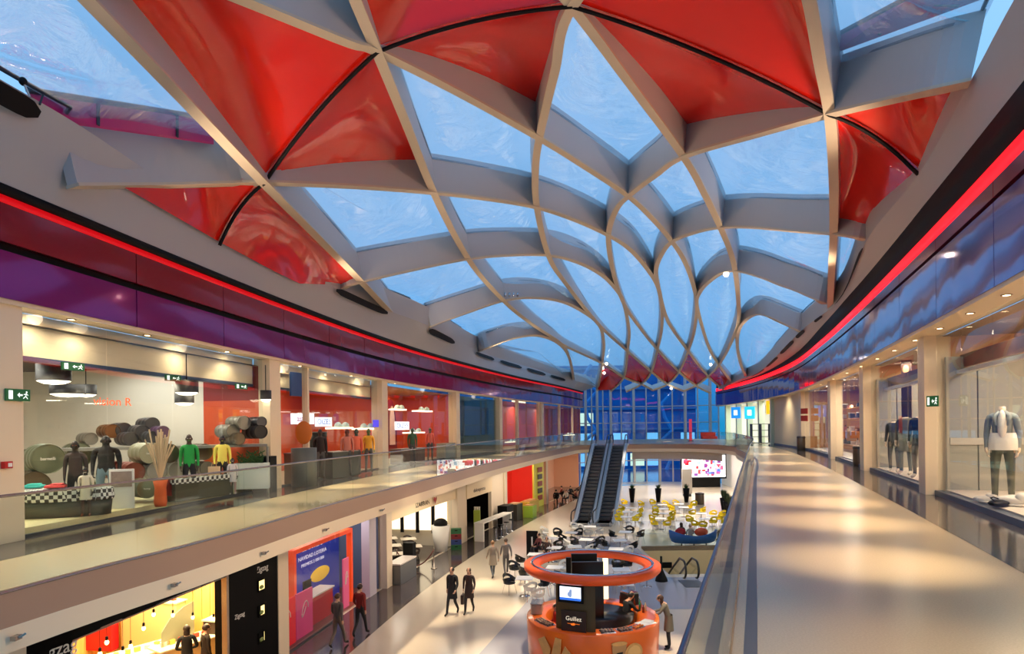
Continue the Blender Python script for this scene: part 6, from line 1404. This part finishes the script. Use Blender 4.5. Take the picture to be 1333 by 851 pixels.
for yy, c_, lb in ((20.2, (225, 30, 36), 'bright red promotional panel at the left of the orange-framed shop'), (21.4, (200, 60, 110), 'pink promotional panel with a swirl in the orange-framed shop'), (24.7, (214, 90, 130), 'pink upright banner by the counter of the orange-framed shop')):
    c = off(XL, yy, -.3); r = empty('promo_panel', (c[0], c[1], .02), math.radians(80), label=lb, cat='panel'); h = 1.5 if c_[0] != 214 else 1.9; w_ = 1.1 if c_[0] != 214 else .5; m = MB(); m.box((0, 0, h / 2), (w_, .05, h)); m.build('panel', mat('pr%d_%d' % c_[:2], c_, .4, emit=c_, es=.2), r); m = MB(); m.tube([(.2 * w_ * math.cos(t), -.035, h * .6 + .25 * math.sin(t * 1.3)) for t in (i * .5 for i in range(11))], .015, 5); m.build('swirl', white, r)
wbox(26.2, 26.9, -.3, .05, 0, GT, mat('lilac_pillar', (190, 184, 200), .4))
c = off(XL, 19.9, -.5); r = empty('lit_display', (c[0], c[1], 3.0), math.radians(80), label='white lit display hanging at the top left of the orange-framed shop', cat='screen'); m = MB(); m.box((0, 0, .2), (.8, .1, .5)); m.build('lit_panel', lb_, r)
# G2: cafe with tables
shop_shell(XL, -1, 28.3, 37.1, 0, GT - .1, 4.2, mat('cafe_wall', (200, 190, 172), .5), terr_d, mat('dark_ceiling'), 'shop_room')
for k in range(4): c = off(XL, 37.0, -.75 - k * .98); r = empty('lit_wall_panel', (c[0], c[1] - .12, 1.0), math.radians(-8), label='tall warm lit wall panel, %s from the right on the end wall of the café' % ordn[k], cat='lamp', group='lit wall panels in the café'); m = MB(); m.box((0, 0, 1.0), (.72, .06, 2.1)); m.build('panel', mat('warm_panel', (255, 240, 210), emit=(255, 236, 200), es=1.0), r); m = MB(); m.box((-.47, -.02, 1.0), (.2, .08, 2.4)); m.build('frame', black, r)
wbox(28.2, 37.2, -.1, .12, 2.8, GT, cream)
p = wallpt(XL, 1, 549, 656, .16); r = empty('shop_sign', tuple(p), math.radians(74), label='dark lettering between two red emblems on the cream café front', cat='sign'); text('LIZARRAN', .32, mat('sign_dark', (44, 30, 26), .4), r, (0, -.01, 0), (math.pi / 2, 0, 0), sx=1.3)
for s_ in (-1.9, 1.7): m = MB(); m.add([(s_, -.02, -.2), (s_ + .22, -.02, .05), (s_ + .16, -.02, .2), (s_, -.02, .12), (s_ - .16, -.02, .2), (s_ - .22, -.02, .05)], [tuple(range(6))]); m.build('emblem', mat('emblem_red', (160, 30, 30), .4), r)
wt = table_proto('cafe_table', mat('grey_top', (196, 184, 166), .3), black, '', .85); dkc = chair_proto('cafe_chair', mat('brown_shell', (58, 44, 38), .4), black, '')
k = 0
for row in range(4):
    for cc in range(3):
        if row == 3 and cc == 0: continue
        c = off(XL, 29.4 + row * 1.9, -.8 - cc * 1.15); place(wt, (c[0], c[1], .02), .25, 'grey-topped café table, %s row from the left column, %s one from the front' % (ordn[row], ordn[cc]), 'tables in the lit-panel café')
        for s_ in (-.6, .6):
            place(dkc, (c[0] - s_ * math.sin(.25), c[1] + s_ * math.cos(.25), .02), (math.pi if s_ > 0 else 0) + .25, 'dark chair in the lit-panel café, %s row, %s table, %s side' % (ordn[row], ['front', 'middle', 'rear'][cc], 'left' if s_ < 0 else 'right'), 'chairs in the lit-panel café')
c = off(XL, 28.8, .35); r = empty('chilled_display', (c[0], c[1], 0), math.radians(77), label='low steel chilled display case at the foot of the left café column', cat='counter'); m = MB(); m.box((.4, .1, .42), (1.9, .7, .84)); m.build('case_body', mat('case_steel', (120, 122, 124), .3, .6), r, bevel=.02); m = MB(); m.box((.4, .1, .9), (1.9, .7, .06)); m.build('case_top', mat('ctop_white'), r); m = MB(); m.box((1.6, .2, .75), (.4, .5, 1.5)); m.build('dark_end', black, r)
# white bin-like tub, rope barrier, crate stack
p = PZ(574, 717, 0); r = empty('white_tub', (p.x, p.y, 0), label='tall white tapered tub with a black bag on top before the café', cat='tub'); m = MB(); m.lathe([(0, 0), (.36, 0), (.52, 1.45), (.46, 1.45), (0, 1.4)], 24); m.build('tub_body', white, r, True); m = MB(); m.ell((0, 0, 1.55), (.4, .4, .3), 16, 8); m.build('black_bag', black, r, True)
p = PZ(541, 741, 0); r = empty('rope_barrier', (p.x, p.y, 0), math.radians(10), label='rope barrier of two slim posts with a sagging dark red rope before the café', cat='barrier')
for s_ in (-.9, .9): m = MB(); m.lathe([(0, 0), (.16, 0), (.15, .03), (.025, .05), (.02, .95), (.04, 1.0), (0, 1.03)], 12, c=(s_, 0, 0)); m.build('post', steel, r, True)
m = MB(); m.tube([(-.9 + 1.8 * t / 12, 0, .92 - .75 * (1 - ((t - 6) / 6) ** 2)) for t in range(13)], .03, 7); m.build('rope', mat('rope_red', (90, 40, 34), .7), r, True)
p = PZ(594, 715, 0)
for k, c_ in enumerate(((30, 90, 50), (40, 60, 120), (120, 30, 34), (36, 100, 60))):
    r = empty('bottle_crate', (p.x, p.y, .3 * k + .003 * k), .1, label='%s bottle crate, %s from the floor in the stack by the white tub' % ({30: 'green', 40: 'blue', 120: 'red', 36: 'bright green'}[c_[0]], ordn[k]), cat='crate', group='stack of bottle crates'); m = MB(); m.box((0, 0, .15), (.6, .42, .3)); m.build('crate_body', mat('cr%d' % c_[0], c_, .5), r, bevel=.015); m = MB(); m.box((0, -.215, .2), (.16, .01, .05)); m.build('handle_slot', black, r)
# G3: black bar with white counter
shop_shell(XL, -1, 37.8, 46.2, 0, GT - .1, 3.2, blk, terr_d, blk, 'shop_room'); wbox(37.8, 39.0, -.1, .1, 0, GT, mat('ground_column')); wbox(43.6, 46.2, -.1, .12, 0, GT, mat('ground_column')); wbox(38.9, 43.7, -.05, .16, 2.55, GT, cream)
c = off(XL, 41.0, .22); r = empty('shop_sign', (c[0], c[1], 2.95), math.radians(72), label='dark lettering on the pale band over the black bar', cat='sign'); text('dolcespressa', .34, mat('sign_dark'), r, (0, -.01, 0), (math.pi / 2, 0, 0), sx=1.2)
c = off(XL, 41.2, 1.1); r = empty('bar_counter', (c[0], c[1], 0), math.radians(70), label='long white bar counter on two slab legs before the black bar', cat='counter'); m = MB(); m.box((0, 0, 1.12), (5.0, .6, .08)); m.build('counter_top', white, r, bevel=.01)
for s_ in (-2.4, 2.4): m = MB(); m.box((s_, 0, .55), (.12, .6, 1.08)); m.build('slab_leg', white, r)
for k in range(4): c2 = off(XL, 39.6 + k * 1.1, 1.75); r = empty('bar_stool', (c2[0], c2[1], 0), label='slim dark bar stool, %s along the white bar counter' % ordn[k], cat='stool', group='stools at the white bar'); m = MB(); m.lathe([(0, .74), (.17, .74), (.17, .78), (0, .79)], 14); m.build('seat', black, r, True); m = MB(); m.lathe([(0, 0), (.18, 0), (.17, .02), (.02, .03), (.02, .74)], 12); m.build('pedestal', chrome, r, True)
for yy, oo, lb in ((40.4, -1.0, 'left'), (42.6, -1.4, 'right')): c2 = off(XL, yy, oo); r = empty('globe_lamp', (c2[0], c2[1], 2.6), label='%s round lamp glowing inside the black bar' % lb, cat='lamp'); m = MB(); m.ell((0, 0, 0), (.22, .22, .22), 14, 8); m.build('globe', mat('globe_lit' if lb == 'right' else 'globe_grey', (250, 235, 200) if lb == 'right' else (110, 108, 104), emit=(255, 235, 200), es=5 if lb == 'right' else .1), r, True); m = MB(); m.tube([(0, 0, .2), (0, 0, GT - .1 - 2.6)], .012, 5); m.build('cord', black, r)
c2 = off(XL, 39.7, .5); r = empty('green_totem', (c2[0], c2[1], 0), label='slim lime green display column with white cups on top beside the black bar', cat='display'); m = MB(); m.box((0, 0, .9), (.4, .4, 1.8)); m.build('column_body', mat('lime', (150, 170, 50), .5), r, bevel=.01); m = MB(); [m.lathe([(0, 1.8), (.05, 1.8), (.07, 2.0), (0, 2.0)], 8, c=(x_, 0, 0)) for x_ in (-.12, .02, .14)]; m.build('cups', white, r)
c2 = off(XL, 44.6, .8); r = empty('black_counter', (c2[0], c2[1], 0), math.radians(70), label='black waiter station at the pale column right of the black bar', cat='counter'); m = MB(); m.box((0, 0, .75), (1.3, .7, 1.5)); m.build('station_body', black, r, bevel=.02); m = MB(); m.box((0, -.36, 1.0), (1.1, .02, .05)); m.build('handle', steel, r)
# G4: red and yellow shop, then the last units
shop_shell(XL, -1, 47, 56.6, 0, GT - .1, 3.0, mat('bright_red_wall', (225, 50, 36), .5, emit=(225, 50, 36), es=.15), terr_d, mat('warm_white_c', (220, 200, 170), .5), 'shop_room'); shop_shell(XL, -1, 57.4, 72, 0, GT - .1, 3.0, mat('salmon_wall', (226, 170, 140), .5), terr_d, mat('warm_white_c'), 'shop_room')
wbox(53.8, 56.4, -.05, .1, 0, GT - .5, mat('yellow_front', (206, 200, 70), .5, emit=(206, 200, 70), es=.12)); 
for k in range(5): c2 = off(XL, 55.1, .2); r = empty('menu_picture', (c2[0], c2[1], .8 + k * .6), math.radians(68), label='small red food picture, %s from the bottom on the yellow front' % ordn[k], cat='picture', group='food pictures on the yellow front'); m = MB(); m.box((0, 0, 0), (1.1, .04, .42)); m.build('panel', mat('food%d' % (k % 2), [(170, 60, 30), (60, 50, 30)][k % 2], .5), r)
for yy, c_, w_, h_, lb in ((47.7, (40, 36, 30), 1.2, 1.2, 'dark serving block before the red-walled shop'), (51.4, (210, 180, 60), 2.2, 1.0, 'yellow display table before the red-walled shop'), (49.2, (150, 190, 60), .9, .9, 'lime green crate block before the red-walled shop')):
    c2 = off(XL, yy, .5 if 'lime' not in lb else 1.2); r = empty('display_block', (c2[0], c2[1], 0), math.radians(68), label=lb, cat='display'); m = MB(); m.box((0, 0, h_ / 2), (w_, .8, h_)); m.build('block', mat('db%d_%d' % c_[:2], c_, .5), r, bevel=.02); m = MB(); m.box((0, 0, h_ + .03), (w_ * .8, .6, .06)); m.build('top_board', mat('db_top', (200, 150, 90), .5), r)
for k in range(4): c2 = off(XL, 59 + k * 2.6, 1.2); place(dkc, (c2[0], c2[1], 0), k, 'brown chair on the lower floor past the yellow front, %s from it' % ordn[k], 'brown chairs past the yellow front')
tag(wallslab(XL, 33, 72, .1, .5, GT - .32, GT - .1).build('trim', mat('plum_band', (120, 20, 60), .3)), kind='structure')
# small lamps on the cream slab face
for k, s_ in enumerate((7.0, 9.3, 11.6, 14.2, 17.5)):
    x_ = interp([(p_.y, p_.x) for p_ in VLs], s_); r = empty('wall_fitting', (x_ + .03, s_, UP - .5), label='tiny grey fitting on the cream slab edge, %s from the left' % ordn[k], cat='fitting', group='fittings on the slab edge'); m = MB(); m.box((.03, 0, 0), (.06, .1, .05)); m.build('fitting_body', steel, r); m = MB(); m.tube([(.06, 0, 0), (.1, .05, .03)], .012, 5); m.build('arm', steel, r)
# camera on the ring at the left top, dome camera group by the rib
p = PY(30, 106, 9.3); r = empty('spotlight', tuple(p), sc=.7, label='small black spotlight standing on the ring beam at the upper left', cat='lamp'); m = MB(); m.ell((0, 0, .0), (.08, .08, .09), 12, 8); m.build('lamp_head', black, r, True); m = MB(); m.tube([(.02, 0, -.05), (.1, .05, -.3)], .025, 6); m.build('bracket', ribm, r)
for px, py, lb in ((665, 388, 'group of small spotlights on the rib crossing at the upper middle'), ):
    h_ = hit(px, py); r = empty('spotlight_cluster', tuple(h_ + Vector((0, -.1, .15))), label=lb, cat='lamp')
    for k in range(4): m = MB(); m.tube([(k * .22 - .3, 0, .1), (k * .22 - .3, -.12, -.08)], .06, 8); m.build('lamp_head', chrome, r, True)
spotm = mat('spot_lens', (255, 245, 225), emit=(255, 240, 215), es=8)
for i, (px, py) in enumerate(((789, 473), (786, 485), (924, 474), (943, 357), (873, 505))):
    h_ = hit(px, py); r = empty('spotlight', tuple(h_ + Vector((0, -.25, -.05))), label='small bright spotlight on the far ribs, %s listed from left to right' % ordn[[1, 0, 3, 4, 2][i]], cat='lamp', group='spotlights on the far ribs'); m = MB(); m.ell((0, 0, 0), (.13, .13, .13), 10, 6); m.build('lens', spotm, r, True); m = MB(); m.tube([(0, .1, 0), (0, .35, .1)], .03, 6); m.build('arm', ribm, r)

# ------------------------------------------------------------------ downlights and room lamps
dlm = mat('downlight_lens', (255, 230, 190), emit=(255, 222, 170), es=10)
def downlight(x, y, z, lb, grp):
    r = empty('downlight', (x, y, z), label=lb, cat='lamp', group=grp); m = MB(); m.lathe([(0, -.012), (.055, -.012)], 10); m.build('lens', dlm, r); m = MB(); m.lathe([(.055, -.014), (.08, -.014), (.08, 0)], 10); m.build('bezel', steel, r)
for i, y in enumerate((8.5, 10.2, 11.9, 13.8, 15.8, 18, 20.3, 23, 26, 29.5, 33.5, 38)):
    x_, y_ = off(XR, y, -.27); downlight(x_, y_, Z0 + 2.03, 'small downlight in the cream soffit over the right walkway, %s from the viewer' % ordn[i], 'downlights in the right soffit')
    if i % 2 == 0: spot((x_, y_, Z0 + 2.0), (x_ - .1, y_ + .1, 0), 60, ang=100)
for i, y in enumerate((11.5, 13.5, 16.5, 20.5, 24.5, 29, 33.5, 40, 47)):
    x_, y_ = off(XL, y, .12); downlight(x_, y_, Z0 + 2.03, 'small downlight under the left plum fascia, %s from the viewer' % ordn[i], 'downlights under the left fascia')
    if i % 2 == 0: spot((x_ + .1, y_, Z0 + 2.0), (x_ + .4, y_, 0), 50, ang=110)
WARM = (1, .80, .56)
# walkway pools from lamps in the dark slot above the red strip
for y in (2.2, 6.4, 9.7, 12.6, 16.2, 20.5, 26.5, 35, 46):
    x_, y_ = off(XR, y, -.7); tx, ty = off(XR, y + .6, -2.7); spot((x_, y_, Z0 + 4.2), (tx, ty, UP), 2400 if y > 3 else 1100, WARM, 27 if y > 3 else 45, 1, .12)
for y in (6, 9.5, 13, 17, 22, 28, 35, 44, 54):
    x_, y_ = off(XL, y, .5); tx, ty = off(XL, y, 2.2); spot((x_, y_, Z0 + 3.7), (tx, ty, UP), 1300, WARM, 44, .8, .12)
# lower hall pools from the roof
for px, py in ((440, 850), (520, 840), (560, 800), (500, 780), (640, 790), (665, 760), (600, 760), (610, 720), (650, 700), (690, 680), (700, 660), (760, 720), (730, 700), (790, 700), (810, 740), (660, 850), (860, 845), (700, 800), (850, 690), (880, 670), (920, 680), (815, 662), (865, 665), (912, 672), (860, 640), (900, 630), (930, 725)):
    p = PZ(px, py, 0); hh = 12.5; spot((p.x + 1.0, p.y - 1, hh), (p.x, p.y, 0), 5600, WARM, 17, .9, .15)
for y in (30, 44, 60, 70): area((XL(y) + 3 + 6 * (y > 50), y, UP - .8), (XL(y) + 3 + 6 * (y > 50), y, 0), 160, 3, 3, (1, .86, .66))
for y in (62, 70): area((16, y, UP - .8), (16, y, 0), 420, 8, 3, (.92, .96, 1))
for y in (8, 12, 17, 23, 30, 38):     # added warm fill across the void onto the facing slab, then soffit spots for the bulkheads
    c = off(XR, y, -.75); t = off(XL, y + 3, 3.2); spot((c[0], c[1], Z0 + 3.3), (t[0], t[1], UP - .5), 1500, (1, .76, .5), 56, 1, .3)
    c = off(XL, y, .05); t = off(XL, y, -.6); spot((c[0], c[1], Z0 + 1.98), (t[0], t[1], Z0 + .6), 60, (1, .8, .55), 150, 1, .2)
    c = off(XL, y + 3, .05); spot((c[0], c[1], Z0 + 1.98), (t[0], t[1] + 3, Z0 + .6), 60, (1, .8, .55), 150, 1, .2)
for y in (10, 25, 45, 62): c = off(XR, y, -2); area((c[0], c[1], UP - .8), (c[0], c[1], 0), 200, 2, 5, (1, .9, .76))

# shop interiors
def shoplight(fx, s, y, o, z, e, col, sx=2.5, sy=1.6):
    c = off(fx, y, s * o); area((c[0], c[1], z), (c[0], c[1], 0), e, sx, sy, col)
for y, e in ((12.2, 80), (15.0, 70), (17.4, 42)): shoplight(XL, -1, y, 3.2, Z0 + 1.75, e, (1, .95, .84)); shoplight(XL, -1, y, 1.3, Z0 + 1.2, e * .5, (1, .86, .62), 1.5, .6)
for y in (21, 25): shoplight(XL, -1, y, 1.9, Z0 + 1.65, 48, (1, .85, .7))
for y in (30.5, 35): shoplight(XL, -1, y, 1.7, Z0 + 1.8, 60, (1, .78, .5))
for y in (41.5,): shoplight(XL, -1, y, 1.2, Z0 + 1.8, 40, (.85, 1, .95))
for y in (50, 57, 65): shoplight(XL, -1, y, 1.6, Z0 + 1.8, 90, (1, .8, .7))
for y, e in ((9.5, 150), (12.5, 190), (17.8, 150), (21, 150)): shoplight(XR, 1, y, 1.3, Z0 + 1.9, e, (1, .78, .54), 2, .8)
for y in (25, 28.5, 33.5, 38): shoplight(XR, 1, y, 1.0, Z0 + 1.9, 190, (1, .85, .68), 2, .8)
for y in (56, 62, 68): shoplight(XR, 1, y, 2, Z0 + 1.9, 190, (.96, 1, .94), 3, 3)
spot((off(XR, 47, -1.5)[0], off(XR, 47, -1.5)[1], Z0 + 1.9), (*off(XR, 47, 0), UP + 1.5), 160, (1, .85, .6), 120)
for y in (21, 25): shoplight(XL, -1, y, 1.2, GT - .2, 90, (1, .9, .85))
for y in (30, 34.5): shoplight(XL, -1, y, 1.8, GT - .2, 80, (1, .9, .75))
shoplight(XL, -1, 42, 1.5, GT - .2, 30, (1, .85, .65))
for y in (49, 53, 60, 66): shoplight(XL, -1, y, 1.3, GT - .2, 90, (1, .85, .65))
spot((KX, KY - .2, 5.0), (KX, KY, 1), 420, (1, .85, .62), 75)
# uplights along both walkways that wash the roof with warm light
for y in (6, 13, 21, 30, 41):
    c = off(XL, y, 1.0); spot((c[0], c[1], Z0 + 3.9), (c[0] + 6, y + 2, 15.5), 430, (1, .76, .54), 110, 1, .3)
    c = off(XR, y, -1.2); spot((c[0], c[1], Z0 + 4.4), (c[0] - 6, y + 2, 15.5), 430, (1, .76, .54), 110, 1, .3)
